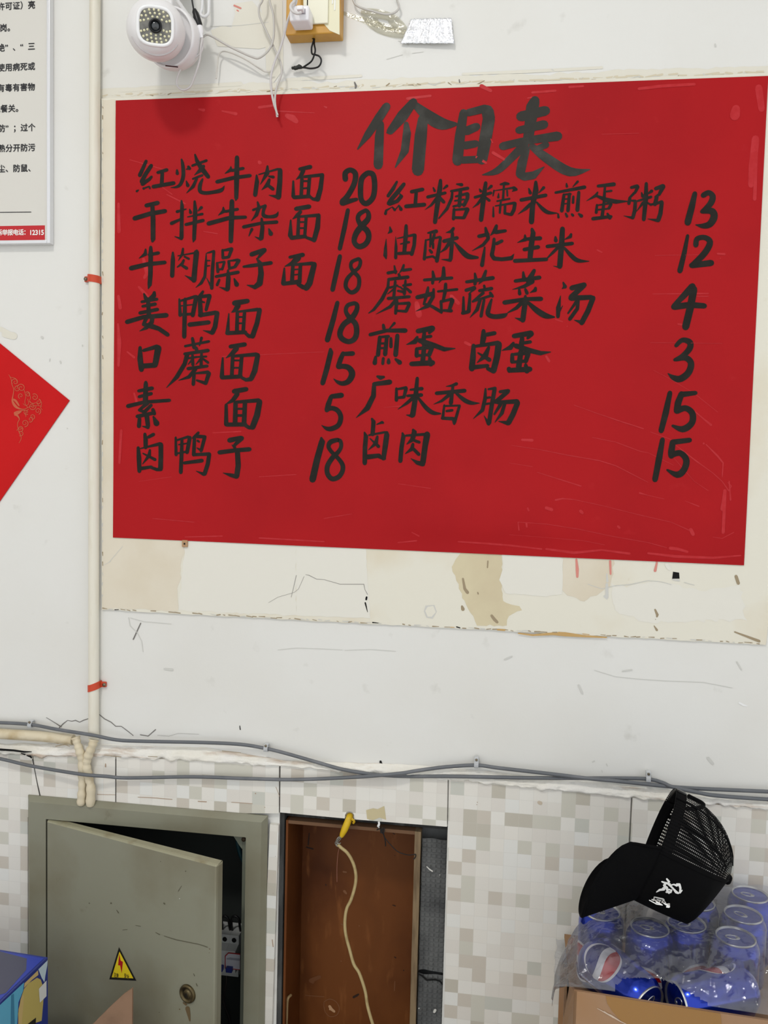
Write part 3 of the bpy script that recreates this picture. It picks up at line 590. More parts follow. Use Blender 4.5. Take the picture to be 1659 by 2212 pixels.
  ('O', '''215,105,18 220,145,34; 370,78,32 302,150,10; 65,230,32 465,155,46; 180,260,38 150,480,48; 195,255,22 270,250,32; 255,250,38 235,480,44; 190,320,18 240,315,18; 180,385,18 235,380,18; 310,285,30 305,370,32; 385,225,40 365,470,52; 100,525,22 105,570,32; 205,520,26 222,558,34; 290,530,30 305,545,34; 385,525,26 420,552,48;
  650,140,36 870,115,50; 745,150,28 735,300,38; 765,215,22 835,205,28; 645,225,20 620,270,42 490,345,6; 630,275,28 760,330,58 900,355,52 1055,350,14; 635,400,28 625,505,38; 640,405,18 830,375,28; 830,390,38 800,445,38; 625,470,22 800,450,22; 735,340,34 705,570,44; 580,590,46 830,560,38; 780,520,28 812,578,48;
  1108,160,36 1190,140,46; 1200,150,42 1160,230,34; 1150,235,34 1095,290,28; 1090,300,38 1075,380,42; 1100,340,22 1165,345,34; 1165,350,42 1155,480,48 1130,575,44; 1130,580,38 1005,550,6; 1250,230,16 1265,280,42; 1390,208,42 1340,245,18; 1198,345,26 1380,290,36; 1315,105,40 1310,300,58 1280,600,48; 1270,370,38 1180,490,6; 1330,370,22 1380,400,28;
  1445,175,46 1545,138,52; 1550,145,55 1500,240,42; 1500,250,38 1440,290,28; 1460,290,48 1435,390,52; 1370,395,25 1440,385,34 1530,355,38; 1530,365,48 1510,520,54 1480,610,54; 1470,615,42 1335,592,6''')],
 [('P', '''205,78,22 220,145,52 172,185,8; 145,272,8 135,420,44 130,540,58 145,595,18; 300,232,6 305,400,44 300,580,48; 325,264,14 600,205,42; 612,212,55 600,380,54 560,520,58; 470,55,46 465,200,64 440,490,58; 378,355,18 515,325,38; 345,510,46 540,500,46; 825,175,26 960,148,60; 870,200,34 860,400,28; 930,200,42 890,350,44; 805,290,22 1020,240,36; 1030,250,42 1000,450,54 970,630,58; 790,290,28 780,450,44 765,600,48; 905,350,44 910,420,34; 855,455,38 885,490,46; 800,575,32 900,555,34 970,600,38;
  1240,100,46 1210,150,56 1118,170,8; 1225,180,48 1220,300,58 1195,600,58; 1085,310,55 1300,255,54; 1180,330,58 1110,430,44 1030,490,12; ~1260,330,28 1360,450,68 1480,555,78 1635,575,38; 1190,620,48 1042,605,6'''),
  ('Q', '''145,180,42 260,155,42; 230,72,28 245,140,48 265,200,44; 265,210,38 200,290,38 60,365,6; 370,45,36 350,110,55 292,170,8; 360,128,46 485,110,36; 220,322,20 205,430,38 185,550,48; 340,215,36 330,320,44 310,420,48; 310,420,48 340,465,48 440,475,44 560,460,48 595,405,6; 370,275,38 440,240,38; 735,165,20 740,220,46 637,262,6; 765,215,38 930,205,48; 725,350,42 905,318,46; 825,90,36 840,140,56 815,300,64 800,460,58; 605,495,46 1010,475,42;
  1125,190,26 1130,235,48; 1325,155,30 1315,185,40 1240,222,8; 1020,310,42 1340,272,42; 1215,85,56 1205,250,64 1180,565,62; 1160,320,38 1090,390,34 1015,465,14; ~1240,330,28 1320,420,48 1410,490,48 1555,500,8; 1160,575,18 1100,560,6''')],
 [('R', '''340,155,50 480,130,42; 450,35,26 470,150,48; 610,20,36 590,90,48 530,160,8; 600,110,46 730,92,44; 525,180,42 540,210,42; 350,265,46 680,225,55; 350,275,38 340,400,48 240,600,58 100,780,44 10,840,14; 375,405,36 500,370,34; 465,300,42 440,560,48; 440,430,34 332,515,12; 510,385,22 560,400,28; 560,402,28 590,430,28; 510,460,34 590,475,44; 640,285,36 620,510,52; 600,370,38 730,350,44; 660,420,38 725,480,50; 345,590,50 705,560,46; 490,600,56 380,730,52 132,860,6; 490,640,56 470,845,46; 500,680,36 700,670,50; 705,685,54 650,805,52; 500,800,36 650,810,46;
  960,275,46 1430,240,50; 1105,130,36 1120,220,58 1100,330,46; 1290,65,46 1290,200,68 1208,325,8; 1025,400,36 1010,500,58 950,690,34; 840,570,64 1100,510,66; 1120,432,36 1110,560,58 1020,720,58 812,810,6; 975,690,46 1080,720,48 1200,790,52 1255,838,28; 1195,470,36 1520,435,42; 1325,345,50 1320,450,58 1280,640,44; 1245,640,46 1255,825,42; 1270,640,38 1430,600,46; 1440,625,68 1390,775,52; 1290,795,38 1420,800,54'''),
  ('S', '''120,205,32 420,160,42; 215,110,22 225,170,38 215,230,34; 340,80,28 310,170,44 258,232,6; 115,300,36 210,270,36; 215,278,32 142,345,8; 85,378,22 85,550,38; 160,345,26 145,540,42; 75,560,36 140,545,36; 320,248,26 325,270,28; 268,305,32 405,280,36; 310,330,34 190,430,22; 190,428,22 400,360,28; 390,330,30 415,368,32; 275,410,34 240,520,38 160,610,6; 320,410,28 285,595,34; ~405,405,22 375,500,44 365,570,48 430,600,48 540,590,48 580,567,18;
  675,195,36 950,155,42; 765,95,22 775,180,48; 890,75,36 850,150,54 820,200,48; 870,200,48 780,255,38 642,292,5; 720,292,26 725,340,38; 790,290,28 808,332,38; 905,275,30 900,300,38 842,328,6; 552,440,46 800,400,38 968,398,46; 790,365,26 785,450,54 760,640,54; 755,640,42 672,615,6; 760,430,44 690,500,38 590,555,12; ~820,440,34 920,530,58 1020,590,58 1118,605,18;
  1220,212,18 1240,258,42 1206,283,6; 1190,362,6 1165,500,48 1160,600,38; 1165,560,28 1215,475,5; 1318,275,54 1460,235,46; 1460,240,52 1310,380,56; 1308,390,56 1540,380,48; 1560,388,52 1500,540,54 1430,670,54; 1430,665,44 1347,640,8; 1370,430,34 1275,562,18; 1390,420,34 1380,510,38 1295,628,38''')],
 [('T', '''170,28,22 175,55,28; 265,12,22 222,60,10; 58,110,28 200,75,28 358,75,36; 140,132,28 125,282,34; 150,130,18 215,125,24; 200,132,28 185,278,34; 150,185,17 195,185,17; 145,225,17 190,225,17; 235,142,22 235,212,28; 290,118,32 275,282,38; 105,300,22 97,352,36; 170,312,22 165,357,24; 215,322,22 215,348,32; 275,320,20 310,348,38;
  465,80,36 590,55,42; 590,62,38 562,95,22; 520,95,28 510,180,38; 532,130,22 575,124,26; 460,132,22 440,170,38 367,195,5; 480,160,38 600,200,38 690,235,34 782,228,7; 455,232,28 455,290,34; 460,230,22 585,215,34; 585,222,34 560,285,34; 460,290,22 565,280,22; 520,200,34 505,350,38; 410,360,36 590,350,42; 565,312,26 575,360,42;
  1025,78,30 1025,130,44 1015,190,38; 1052,110,32 1120,97,32; 950,210,22 1150,180,34; 1155,192,50 1140,300,48 1110,418,46; 940,203,30 935,300,44 925,400,46; 978,266,12 1075,325,34; 1070,218,22 1040,290,44 970,350,6; 930,390,36 1060,375,28; 1060,400,28 1105,420,36;
  1285,122,36 1430,97,42; 1435,103,38 1402,140,22; 1355,140,34 1345,220,44; 1372,180,26 1425,172,26; 1280,182,22 1255,220,38 1182,245,5; 1300,205,38 1420,245,38 1510,268,34 1598,258,7; 1270,280,28 1270,340,34; 1270,280,20 1410,265,34; 1405,277,38 1385,338,34; 1270,345,22 1385,335,26; 1345,250,38 1325,388,44; 1242,402,36 1245,420,32; 1245,415,36 1420,405,42; 1385,370,28 1395,420,42''')],
 [('U', '''228,60,22 260,72,38 292,65,22; 195,135,36 350,115,46; 195,152,36 190,250,44 130,370,48 20,465,5; 415,178,22 415,292,32; 420,185,18 510,170,28; 510,178,34 490,260,28; 420,270,22 490,262,28; 552,190,18 665,180,34; 522,250,22 660,242,34; 620,78,30 605,250,44 575,438,48; 570,448,34 512,438,6; 590,260,34 520,320,28 430,382,5; ~630,270,22 700,360,38 770,415,38 848,425,14;
  1005,132,30 960,150,24 902,158,5; 970,150,24 950,320,38; 808,225,32 1085,200,36; 940,235,34 860,300,24 782,332,5; ~1000,222,22 1080,290,38 1150,320,34 1230,322,7; 885,342,18 870,468,28; 890,350,18 1030,345,18; 1035,347,24 985,515,28; 908,400,22 963,392,24; 865,470,28 975,475,32; 975,475,32 982,525,22;
  1290,182,18 1285,280,34 1260,390,34 1170,475,5; 1318,185,18 1385,175,28; 1380,182,36 1350,350,38 1325,515,38; 1320,525,34 1275,445,5; 1300,270,20 1335,265,20; 1290,330,20 1330,325,20; 1433,210,28 1515,200,32; 1510,207,38 1390,310,38; 1405,315,32 1600,305,42; 1605,318,46 1560,430,48 1515,515,48; 1510,518,42 1417,500,6; 1440,330,34 1377,430,18; 1480,325,28 1450,420,34 1382,510,6''')],
 [('V', '''325,45,44 360,110,82 340,370,82; 425,165,18 540,120,56 560,130,46; 265,390,36 590,330,44 640,345,75; 640,380,100 610,600,102 570,880,86; 170,335,36 200,420,86 180,650,88 175,980,86; 285,460,22 465,628,66; 440,420,50 410,560,78 250,705,10; 235,850,95 480,820,78; 470,840,68 585,880,76; 970,345,36 990,420,82 950,650,82 925,935,82; 1045,400,42 1470,370,58; 1490,375,120 1450,600,108 1400,970,106; 1400,1000,92 1280,970,76 1142,880,8; 1195,280,52 1220,330,96 1180,480,88 1062,580,18; 1225,505,55 1325,540,56; 1190,580,56 1170,680,78 1032,780,18; 1205,685,64 1315,795,66''')],
]
PRICE = [
 ('K', '~310,205,60 310,130,58 370,95,54 430,140,58 415,260,58 340,400,58 275,475,66; 275,488,66 445,445,36; ~575,130,56 505,200,58 490,350,58 505,460,54 565,495,58 640,420,58 660,280,58 640,150,58 575,130,56'),
 ('K', '340,575,44 300,780,52 243,1035,46; ~555,575,42 480,620,48 460,680,48 500,760,58 570,820,62 590,900,58 550,980,58 470,1010,58 415,950,54 440,850,62 510,760,66 580,680,58 585,610,48 555,575,42'),
 ('K', '245,1125,46 200,1330,54 157,1525,50; ~470,1155,38 390,1190,38 375,1250,38 410,1310,44 470,1380,44 470,1480,44 430,1540,48 370,1555,44 315,1490,44 330,1400,44 400,1320,38 470,1260,38 490,1190,38 470,1155,38'),
 ('K', '215,1680,46 165,1880,56 95,2125,58; ~420,1685,44 340,1710,44 315,1780,44 360,1860,54 430,1930,58 445,2030,58 420,2110,58 350,2145,54 270,2110,58 245,2040,58 290,1940,58 380,1870,62 440,1780,54 450,1710,48 420,1685,44'),
 ('L', '455,105,46 460,150,72 400,400,74 335,625,68; 655,175,56 800,168,66; 650,165,58 610,260,68 575,370,68; ~580,380,58 650,365,68 740,390,78 790,480,88 740,590,78 650,630,64 570,610,48 500,555,6'),
 ('L', '472,830,64 625,812,74; 465,835,58 425,950,74 400,1040,68; ~400,1035,58 480,1010,64 570,1050,68 615,1150,68 580,1270,68 480,1325,68 400,1325,54 315,1272,6'),
 ('L', '315,1470,34 325,1530,84 250,1800,88 180,2110,92; ~560,1500,58 460,1530,68 425,1600,58 470,1680,54 570,1780,58 640,1880,64 640,1980,64 580,2070,68 480,2100,68 410,2020,68 410,1900,68 490,1770,68 580,1680,58 620,1600,54 610,1520,54 560,1500,58'),
 ('W', '378,62,32 355,160,42 325,275,44; ~440,75,36 480,55,34 510,85,40 490,140,40 430,195,26; ~430,195,26 500,190,44 520,230,48 490,285,44 440,300,34 385,292,7'),
 ('W', '325,372,22 300,500,32 268,630,36; ~385,440,36 395,395,34 450,385,34 490,420,40 450,500,42 360,590,38; 355,590,38 498,572,42'),
 ('W', '360,745,46 290,820,40 220,890,28; 225,895,42 340,880,40 448,888,36; 370,765,48 345,900,48 310,1042,48'),
 ('W', '~240,1180,26 285,1140,32 340,1155,40 340,1200,40 290,1255,34 230,1285,22; ~240,1285,22 310,1270,38 350,1310,42 330,1380,44 270,1425,44 220,1415,34 180,1385,6'),
 ('W', '195,1528,32 165,1670,42 130,1806,36; 278,1540,38 383,1528,28; 280,1535,38 255,1600,44 245,1660,42; ~245,1660,42 310,1640,38 360,1680,42 355,1750,42 290,1795,42 215,1770,18'),
 ('W', '140,1872,32 115,2010,42 85,2165,38; 217,1890,36 340,1875,32; 215,1890,38 205,1960,44 205,1990,42; ~205,1985,38 270,1970,38 315,2020,42 300,2090,42 250,2130,42 175,2095,14'),
]
for key, s in TITLE:
    mb = MB(); strokes(mb, s, K[key], inkf, 0)
    o = mb.build('title_lettering', ink_grey, poster); o['label'] = 'large grey-black brush title'
for line in DISH:
    mb = MB()
    items = []
    for key, s in line:
        x0, y0, sc_ = K[key]
        for st in s.split(';'):
            if st.strip():
                xx = [x0+float(q.split(',')[0])/sc_ for q in st.strip().lstrip('~').split()]
                items.append((min(xx), max(xx), key, st))
    items.sort(); groups = []; end = -1e9
    for a, b, key, st in items:               # a wide gap starts a new word
        if a-end > 15: groups.append([])
        groups[-1].append((key, st)); end = max(end, b)
    for g_ in groups:
        mb = MB()
        for key, st in g_: strokes(mb, st, K[key], inkf, 0)
        mb.build('dish_lettering', ink, poster)
for key, s in PRICE:
    mb = MB(); strokes(mb, s, K[key], inkf, 0); mb.build('price_lettering', ink, poster)

# ------------------------------------------------------------------ framed notice at the left
NO = .014
white_pl = mat('white_plastic', (232, 232, 230), .35)
sign_paper = mat('sign_paper', (214, 211, 203), .3, spec=.5)
nx1, nz0 = P(107.5, 300, NO).x, P(60, 526, NO).z
nx0, nz1 = nx1-.62, P(50, -120, NO).z
sign = thing('notice_board', 'framed white printed notice with a red strip along its foot', 'sign', ((nx0+nx1)/2, 0, nz0))
fr = MB()
fw = .0062
for lo, hi in (((nx1-fw, -NO, nz0), (nx1, -.0003, nz1)), ((nx0, -NO, nz0), (nx0+fw, -.0003, nz1)), ((nx0+fw, -NO, nz0), (nx1-fw, -.0003, nz0+fw)), ((nx0+fw, -NO, nz1-fw), (nx1-fw, -.0003, nz1))):
    fr.box(lo, hi, 0, .0012)
fr.build('frame', mat('frame_metal', (226, 226, 228), .22, metal=.35), sign)
mb = MB(); mb.box((nx0+fw, -NO+.0025, nz0+fw), (nx1-fw, -.0005, nz1-fw)); mb.build('sheet', sign_paper, sign)
SO = NO-.0023
bz0, bz1 = P(50, 520.5, SO).z, P(50, 487.5, SO).z; bx1 = P(97, 500, SO).x
mb = MB(); mb.poly([(nx0+fw, -SO, bz0), (bx1, -SO, bz0), (bx1, -SO, bz1), (nx0+fw, -SO, bz1)]); mb.build('red_strip', mat('print_red', (190, 30, 38), .4), sign)
print_ink = mat('print_black', (30, 30, 34), .5)
def smap(px, py, out):
    p0 = P(px, py, out)
    return lambda u, v: Vector((p0.x+u, -out, p0.z+v))
PXM = (P(100, 300, SO)-P(0, 300, SO)).length/100
rows = [(15, '许可证）亮', 76), (61, '岗。', 32), (104, '绝”、“三', 76), (147, '使用病死或', 76), (191, '有毒有害物', 76), (236, '洗餐关。', 50), (278, '防”；过个', 77), (321, '熟分开防污', 77), (365, '尘、防鼠、', 77)]
for y, s, xr in rows:
    mb = MB(); pit = 16.3
    text(mb, s, smap(xr-pit*len(s), y+6.2, SO+.0002), 16.0*PXM, pit*PXM, 0, fat=.00035)
    mb.build('text_line', print_ink, sign)
mb = MB(); strokes(mb, '-60,459.5,1.6 67,458,1.6', (0, 0, 1), flat(SO+.0002)); mb.build('rule_line', print_ink, sign)
mb = MB(); text(mb, '诉举报电话：', smap(-7, 507.5, SO+.0003), 12.6*PXM, 11.7*PXM, 0, fat=.0003)
text(mb, '12315', smap(63, 507.5, SO+.0003), 13.5*PXM, 6.4*PXM, 0, fat=.0004)
o = mb.build('hotline_text', mat('print_white', (236, 232, 228), .5), sign); o['label'] = 'white hotline text on the red strip'

# ------------------------------------------------------------------ red diamond paper
c0 = P(150, 865, .002); d1 = (P(0, 742, .002)-c0).normalized(); d2 = (P(0, 1082, .002)-c0).normalized()
S_ = .36; q = [c0, c0+d1*S_, c0+d1*S_+d2*S_, c0+d2*S_]
dia = thing('paper_decoration', 'bright red diamond-shaped paper with a gold scroll corner', 'decoration', tuple(c0))
mb = MB(); mb.prism(q, (0, .0014, 0)); mb.build('sheet', mat('bright_red_paper', (198, 24, 26), .5, spec=.12, var=((192, 22, 24), 12, .4, .7)), dia)
gold = mat('gold_print', (196, 94, 62), .38, metal=.25)
mb = MB()
gs = []
def spiral(cx_, cy_, r, a0, turns, wd, sgn=1):
    return '~' + ' '.join(f'{cx_+r*(1-k/14*.85)*math.cos(a0+sgn*turns*6.283*k/14):.2f},{cy_+r*(1-k/14*.85)*math.sin(a0+sgn*turns*6.283*k/14):.2f},{wd*(1-.4*k/14):.2f}' for k in range(15))
for (x, y, r, a, t_, s_) in ((33, 825, 8, 2.5, 1.4, 1), (46, 838, 9, 3.4, 1.5, 1), (60, 852, 6, 4, 1.3, 1), (75, 858, 7.5, 4.2, 1.4, 1), (83, 868, 6, 5, 1.2, 1), (82, 888, 7, 1.2, 1.4, -1), (70, 900, 6, 1.6, 1.3, -1), (66, 906, 6, 2, 1.2, -1), (54, 914, 8, 1.6, 1.5, -1), (44, 926, 7, 2, 1.4, -1), (45, 936, 6, 2, 1.3, -1), (38, 840, 7, 5, 1.3, -1), (70, 878, 8, 0, 1.5, 1), (57, 890, 6, 1, 1.4, 1), (45, 855, 6, 2, 1.2, 1)):
    gs.append(spiral(x, y, r, a, t_, 1.5, s_))
gs += ['~19,809,.8 24,818,1.2 26,830,1.3 30,842,1.4 28,856,2 27,866,4 32,876,6 40,882,4 52,884,1.5 66,878,1.2 80,876,1 91,878,.8', '~41,957,.8 46,946,1.2 40,930,1.2 38,915,1.4 42,905,2 36,896,5 32,892,4 40,888,2 55,886,1.2', '~27,862,3 34,866,5 41,876,3', '~33,896,5 40,892,5 46,889,2', '~52,842,1.1 56,856,1.1 54,870,1.1 60,880,1.1', '~60,846,1 66,858,1.1 64,868,1 74,872,1.1', '~56,900,1.1 56,890,1.1 62,884,1', '~22,815,1 34,818,1.1 38,828,1', '~84,862,1 90,870,1.1 88,880,1.1 92,886,.8', '~64,866,1 70,872,1 78,870,1 84,876,1', '~36,930,1 44,924,1 50,928,1', '~60,862,1 62,872,1 56,876,1 50,872,1']
strokes(mb, ';'.join(gs), (0, 0, 1), flat(.0024)); mb.build('scroll_ornament', gold, dia)

# ------------------------------------------------------------------ conduits and clips
pvc = mat('cream_pvc', (226, 221, 206), .38, var=((212, 203, 182), 16, .5, .75, (3, 3, .6)))
pvc_old = mat('aged_pvc', (215, 203, 176), .5, var=((186, 166, 128), 30, .5, .75))
pr = .0093
mb = MB(); mb.tube([P(205.5, -40, pr+.0005), P(204.5, 300, pr+.0005), P(203, 800, pr+.0005), P(202.5, 1250, pr+.0005), P(202.5, 1596, pr+.0005)], pr, 20)
tag(mb.build('conduit_pipe', pvc, None, True), 'cream plastic conduit pipe running straight down the wall', 'pipe')
mb = MB(); mb.tube(pxpath('-60,1579 0,1585 80,1590 158,1598', pr+.001, 3), pr, 18)
tag(mb.build('conduit_pipe', pvc_old, None, True), 'short cream conduit pipe lying level under the upper grey cable', 'pipe')
def sleeve(pts, rs, label):
    path = pxpath(pts, .02, 6); n = len(path)
    mb = MB(); mb.tube(path, [rs*(1+.10*math.sin(i*1.7)+.08*math.sin(i*.6+1)) for i in range(n)], 14)
    tag(mb.build('cable_sleeve', pvc_old, None, True), label, 'pipe')
sleeve('163,1592,.020 167,1606,.021 173,1625,.022 177,1645,.020 178,1680,.019 177,1712,.019 175,1738,.018', .0072, 'left of two wrinkled cream sleeves dropping into the metal cabinet')
sleeve('203,1598,.019 199,1612,.022 191,1632,.021 187,1652,.021 190,1675,.020 196,1700,.020 195,1740,.018', .0076, 'right of two wrinkled cream sleeves, continuing the upright pipe')
orange = mat('orange_plastic', (200, 70, 38), .4)
def clip(px, py, tilt, label, side):
    c = P(px, py, pr)
    t = thing('pipe_clip', label, 'clip', tuple(c))
    mb = MB(); a = []
    for k in range(15):
        an = math.pi*(k/14)
        a.append(Vector((math.cos(an)*(pr+.0016), -math.sin(an)*(pr+.0016), 0)))
    a = [Vector((pr+.0016, pr-.001, 0))] + a + [Vector((-pr-.0016, pr-.001, 0))]
    for p, r in zip(a, a[1:]):
        q_ = []
        for (v, zz) in ((p, -1), (r, -1), (r, 1), (p, 1)): q_.append(c+v+Vector((0, 0, zz*.0062+v.x*tilt)))
        n_ = ((q_[1]-q_[0]).cross(q_[3]-q_[0])).normalized()
        mb.prism(q_, n_*.0016)
    mb.build('strap', orange, t)
    ex = c+Vector((side*(pr+.005), pr-.003, side*(pr)*tilt))
    mb = MB(); mb.box((ex.x-.006, ex.y-.002, ex.z-.0048), (ex.x+.006, ex.y+.0025, ex.z+.0048), 0, .001); mb.build('lug', orange, t)
    mb = MB(); mb.lathe([(.0034, 0), (.003, .002), (0, .0024)], 14, place(ex+Vector((side*.003, -.002, 0)), (0, -1, 0))); mb.build('screw', mat('dull_steel', (128, 118, 100), .45, metal=.8), t, True)
clip(203, 603, -.12, 'orange plastic clip on the pipe beside the red poster', -1)
clip(203, 1483, .35, 'tilted orange plastic clip on the pipe above the grey cables', 1)

# ------------------------------------------------------------------ grey cables and nail clips
cab_m = mat('grey_cable', (98, 101, 105), .42, var=((112, 114, 118), 20, .5, .7))
mb = MB(); mb.tube(pxpath('-60,1559,.009 0,1561,.009 65,1565,.010 120,1575,.018 200,1588,.024 250,1598,.020 300,1601,.017 440,1604,.016 520,1608,.014 575,1617,.010 620,1628,.013 690,1648,.015 740,1662,.016 800,1672,.016 850,1676,.013 900,1677,.013 980,1677,.016 1128,1680,.015 1234,1681,.014 1339,1681,.012 1400,1683,.010 1432,1691,.012 1453,1700,.019 1508,1712,.022 1550,1719,.020 1659,1727,.016 1720,1731,.014 1900,1744,.012 2300,1776,.012', .012), .0031, 12)
tag(mb.build('grey_cable', cab_m, None, True), 'grey cable that starts higher at the left and dips over the tiles', 'cable', 'grey cables along the tile edge')
mb = MB(); mb.tube(pxpath('-60,1630,.02 0,1639,.02 70,1655,.022 165,1671,.031 200,1675,.031 230,1677,.026 260,1680,.020 310,1680,.019 420,1678,.018 540,1682,.018 640,1684,.018 760,1679,.020 830,1674,.025 870,1670,.024 900,1665,.018 960,1657,.014 1029,1653,.012 1078,1659,.014 1192,1672,.018 1276,1682,.020 1339,1688,.019 1445,1699,.013 1520,1704,.012 1659,1710,.014 1720,1714,.016 1900,1728,.02 2300,1760,.02', .012), .0031, 12)
tag(mb.build('grey_cable', cab_m, None, True), 'grey cable that starts lower at the left, crossing the cream sleeves', 'cable', 'grey cables along the tile edge')
clip_m = mat('clip_white', (196, 198, 200), .4)
for px, py, s_, ang, lab in ((66, 1566, 0, 1, 'small pale nail clip on the upper cable near the left edge'), (575, 1617, 0, 1, 'small pale nail clip on the cable above the broken tile corner'), (1029, 1652, 1, 0, 'nail clip standing up from the cable left of the middle tile'), (1400, 1683, 1, 0, 'nail clip standing up from the cable above the black cap')):
    c = P(px, py, .011)
    t = thing('cable_clip', lab, 'clip', tuple(c), 'nail clips on the grey cables')
    mb = MB(); arc = [c+Vector((0, -math.cos(a)*.0042, math.sin(a)*.0042)) for a in [math.radians(d) for d in range(-100, 101, 20)]]
    arc = [c+Vector((0, .009, -.0044))]+arc+[c+Vector((0, .009, .0044))]
    for p, r in zip(arc, arc[1:]):
        n_ = (r-p).cross(Vector((1, 0, 0))).normalized()
        mb.prism([p-Vector((.0036, 0, 0)), r-Vector((.0036, 0, 0)), r+Vector((.0036, 0, 0)), p+Vector((.0036, 0, 0))], -n_*.0014)
    mb.box((c.x-.0036, c.y-.003, c.z+.004), (c.x+.0036, c.y+.008, c.z+(.013 if s_ else .008)), 0, .001)
    mb.build('clip_body', clip_m, t)
    mb = MB(); mb.lathe([(.0022, 0), (.0022, .0014), (0, .0018)], 12, place(c+Vector((0, -.003, .0095 if s_ else .006)), (0, -1, 0))); mb.build('nail', mat('dull_steel', (128, 118, 100), .45, metal=.8), t)
# ------------------------------------------------------------------ steel distribution cabinet set in the wall
steel = mat('cabinet_paint', (134, 133, 115), .42, spec=.45, var=((120, 114, 92), 7, .4, .7), var2=((106, 96, 74), 26, .68, .82), bump=(120, .05))
steel_edge = mat('cabinet_edge', (150, 147, 122), .4, var=((120, 108, 78), 30, .55, .8))
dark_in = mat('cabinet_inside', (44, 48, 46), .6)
CF, CB, cz0 = .020, -.125, .465
iL, iR, iT = P(99, 1900, CF).x, P(529, 1950, CF).x, (P(99, 1772, CF).z+P(529, 1806, CF).z)/2
cab = thing('distribution_cabinet', 'olive-grey steel electrical cabinet in the wall with its door ajar', 'cabinet', ((cabL+cabR)/2, 0, cz0))
mb = MB()
def ring(rects, mi=0):
    """rects = [(xl, xr, zt, out)], joined as mitred strips left, top, right; foot at cz0"""
    for a, b in zip(rects, rects[1:]):
        A = [(a[0], -a[3], cz0), (a[0], -a[3], a[2]), (a[1], -a[3], a[2]), (a[1], -a[3], cz0)]
        B = [(b[0], -b[3], cz0), (b[0], -b[3], b[2]), (b[1], -b[3], b[2]), (b[1], -b[3], cz0)]
        for i in range(3): mb.add([A[i], A[i+1], B[i+1], B[i]], [(0, 1, 2, 3)], mi)
ring([(cabL, cabR, cabT, .0083), (cabL, cabR, cabT, .011), (cabL+.0075, cabR-.0085, cabT-.0085, CF), (cabL+.0085, cabR-.0095, cabT-.0095, CF), (iL, iR, iT, CF), (iL, iR, iT, .004)])
mb.build('frame', steel, cab)
mb = MB(); fl = .0115
ring([(iL, iR, iT, .004), (iL+.001, iR-fl, iT-.004, .002), (iL+.001, iR-fl, iT-.004, -.012), (iL-.004, iR+.004, iT+.004, -.012)])
g = iR-fl; mb.prism([(g, -.0025, iT-.004), (g, -.0025, iT-.030), (g-.004, -.0025, iT-.026), (g-.018, -.0025, iT-.006), (g-.018, -.0025, iT-.004)], (0, .002, 0))
mb.build('inner_flange', mat('flange_paint', (118, 122, 108), .45), cab)
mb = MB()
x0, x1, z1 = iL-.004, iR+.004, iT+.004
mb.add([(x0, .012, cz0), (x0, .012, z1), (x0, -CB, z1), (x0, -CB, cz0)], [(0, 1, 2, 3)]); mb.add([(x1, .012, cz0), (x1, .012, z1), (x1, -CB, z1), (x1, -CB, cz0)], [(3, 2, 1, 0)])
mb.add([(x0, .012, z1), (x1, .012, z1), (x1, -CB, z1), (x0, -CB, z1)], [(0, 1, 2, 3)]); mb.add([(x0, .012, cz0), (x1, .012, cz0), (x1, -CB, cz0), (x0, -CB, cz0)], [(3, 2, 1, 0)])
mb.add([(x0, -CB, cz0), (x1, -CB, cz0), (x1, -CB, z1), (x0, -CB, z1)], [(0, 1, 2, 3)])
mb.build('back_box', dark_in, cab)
mb = MB(); sc_ = P(516, 1820, .004)
mb.lathe([(.004, 0), (.004, .002), (.002, .003), (0, .003)], 14, place(Vector((iR-.0085, -.004, iT-.011)), (0, -1, 0)))
mb.build('screw', mat('rusty_screw', (74, 60, 44), .6, metal=.4), cab, True)
# door, hinged at the left, about sixteen degrees open
TH_D = math.radians(16.2); hx = Vector((iL+.0038, -CF, 0)); du = Vector((math.cos(TH_D), -math.sin(TH_D), 0)); dn = Vector((-math.sin(TH_D), -math.cos(TH_D), 0))
DW = iR-iL-.0046; DZ = iT-.0015
def D(u, z, o=0.0): return hx+du*u+dn*o+Vector((0, 0, z))
mb = MB()
prof = [(-.001, 0), (.0005, .0015), (DW-.004, .0015), (DW-.001, .0005), (DW, -.003), (DW, -.015), (DW-.003, -.017), (DW-.006, -.015), (DW-.006, -.004), (.004, -.004), (0, -.012), (-.001, -.012)]
zt = [(cz0+.004, 0), (DZ-.0035, 0), (DZ-.001, -.001), (DZ, -.004), (DZ, -.013)]
# front skin with rolled top and side
rows_ = []
for z, o in zt:
    rows_.append([D(u, z, p+(o if u > -.002 else 0)) if p > -.001 else D(u, z, p) for u, p in prof])
o_ = len(mb.v)
for r in rows_: mb.v += r
n_ = len(prof)
for j in range(len(rows_)-1):
    for i in range(n_-1):
        mb.f.append([o_+j*n_+i, o_+j*n_+i+1, o_+(j+1)*n_+i+1, o_+(j+1)*n_+i]); mb.m.append(1 if (j >= 1) else 0)
mb.add([D(-.001, DZ, -.012), D(DW-.003, DZ, -.016), D(DW, DZ-.0005, -.003), D(-.001, DZ-.0005, -.003)], [(0, 1, 2, 3)], 1)
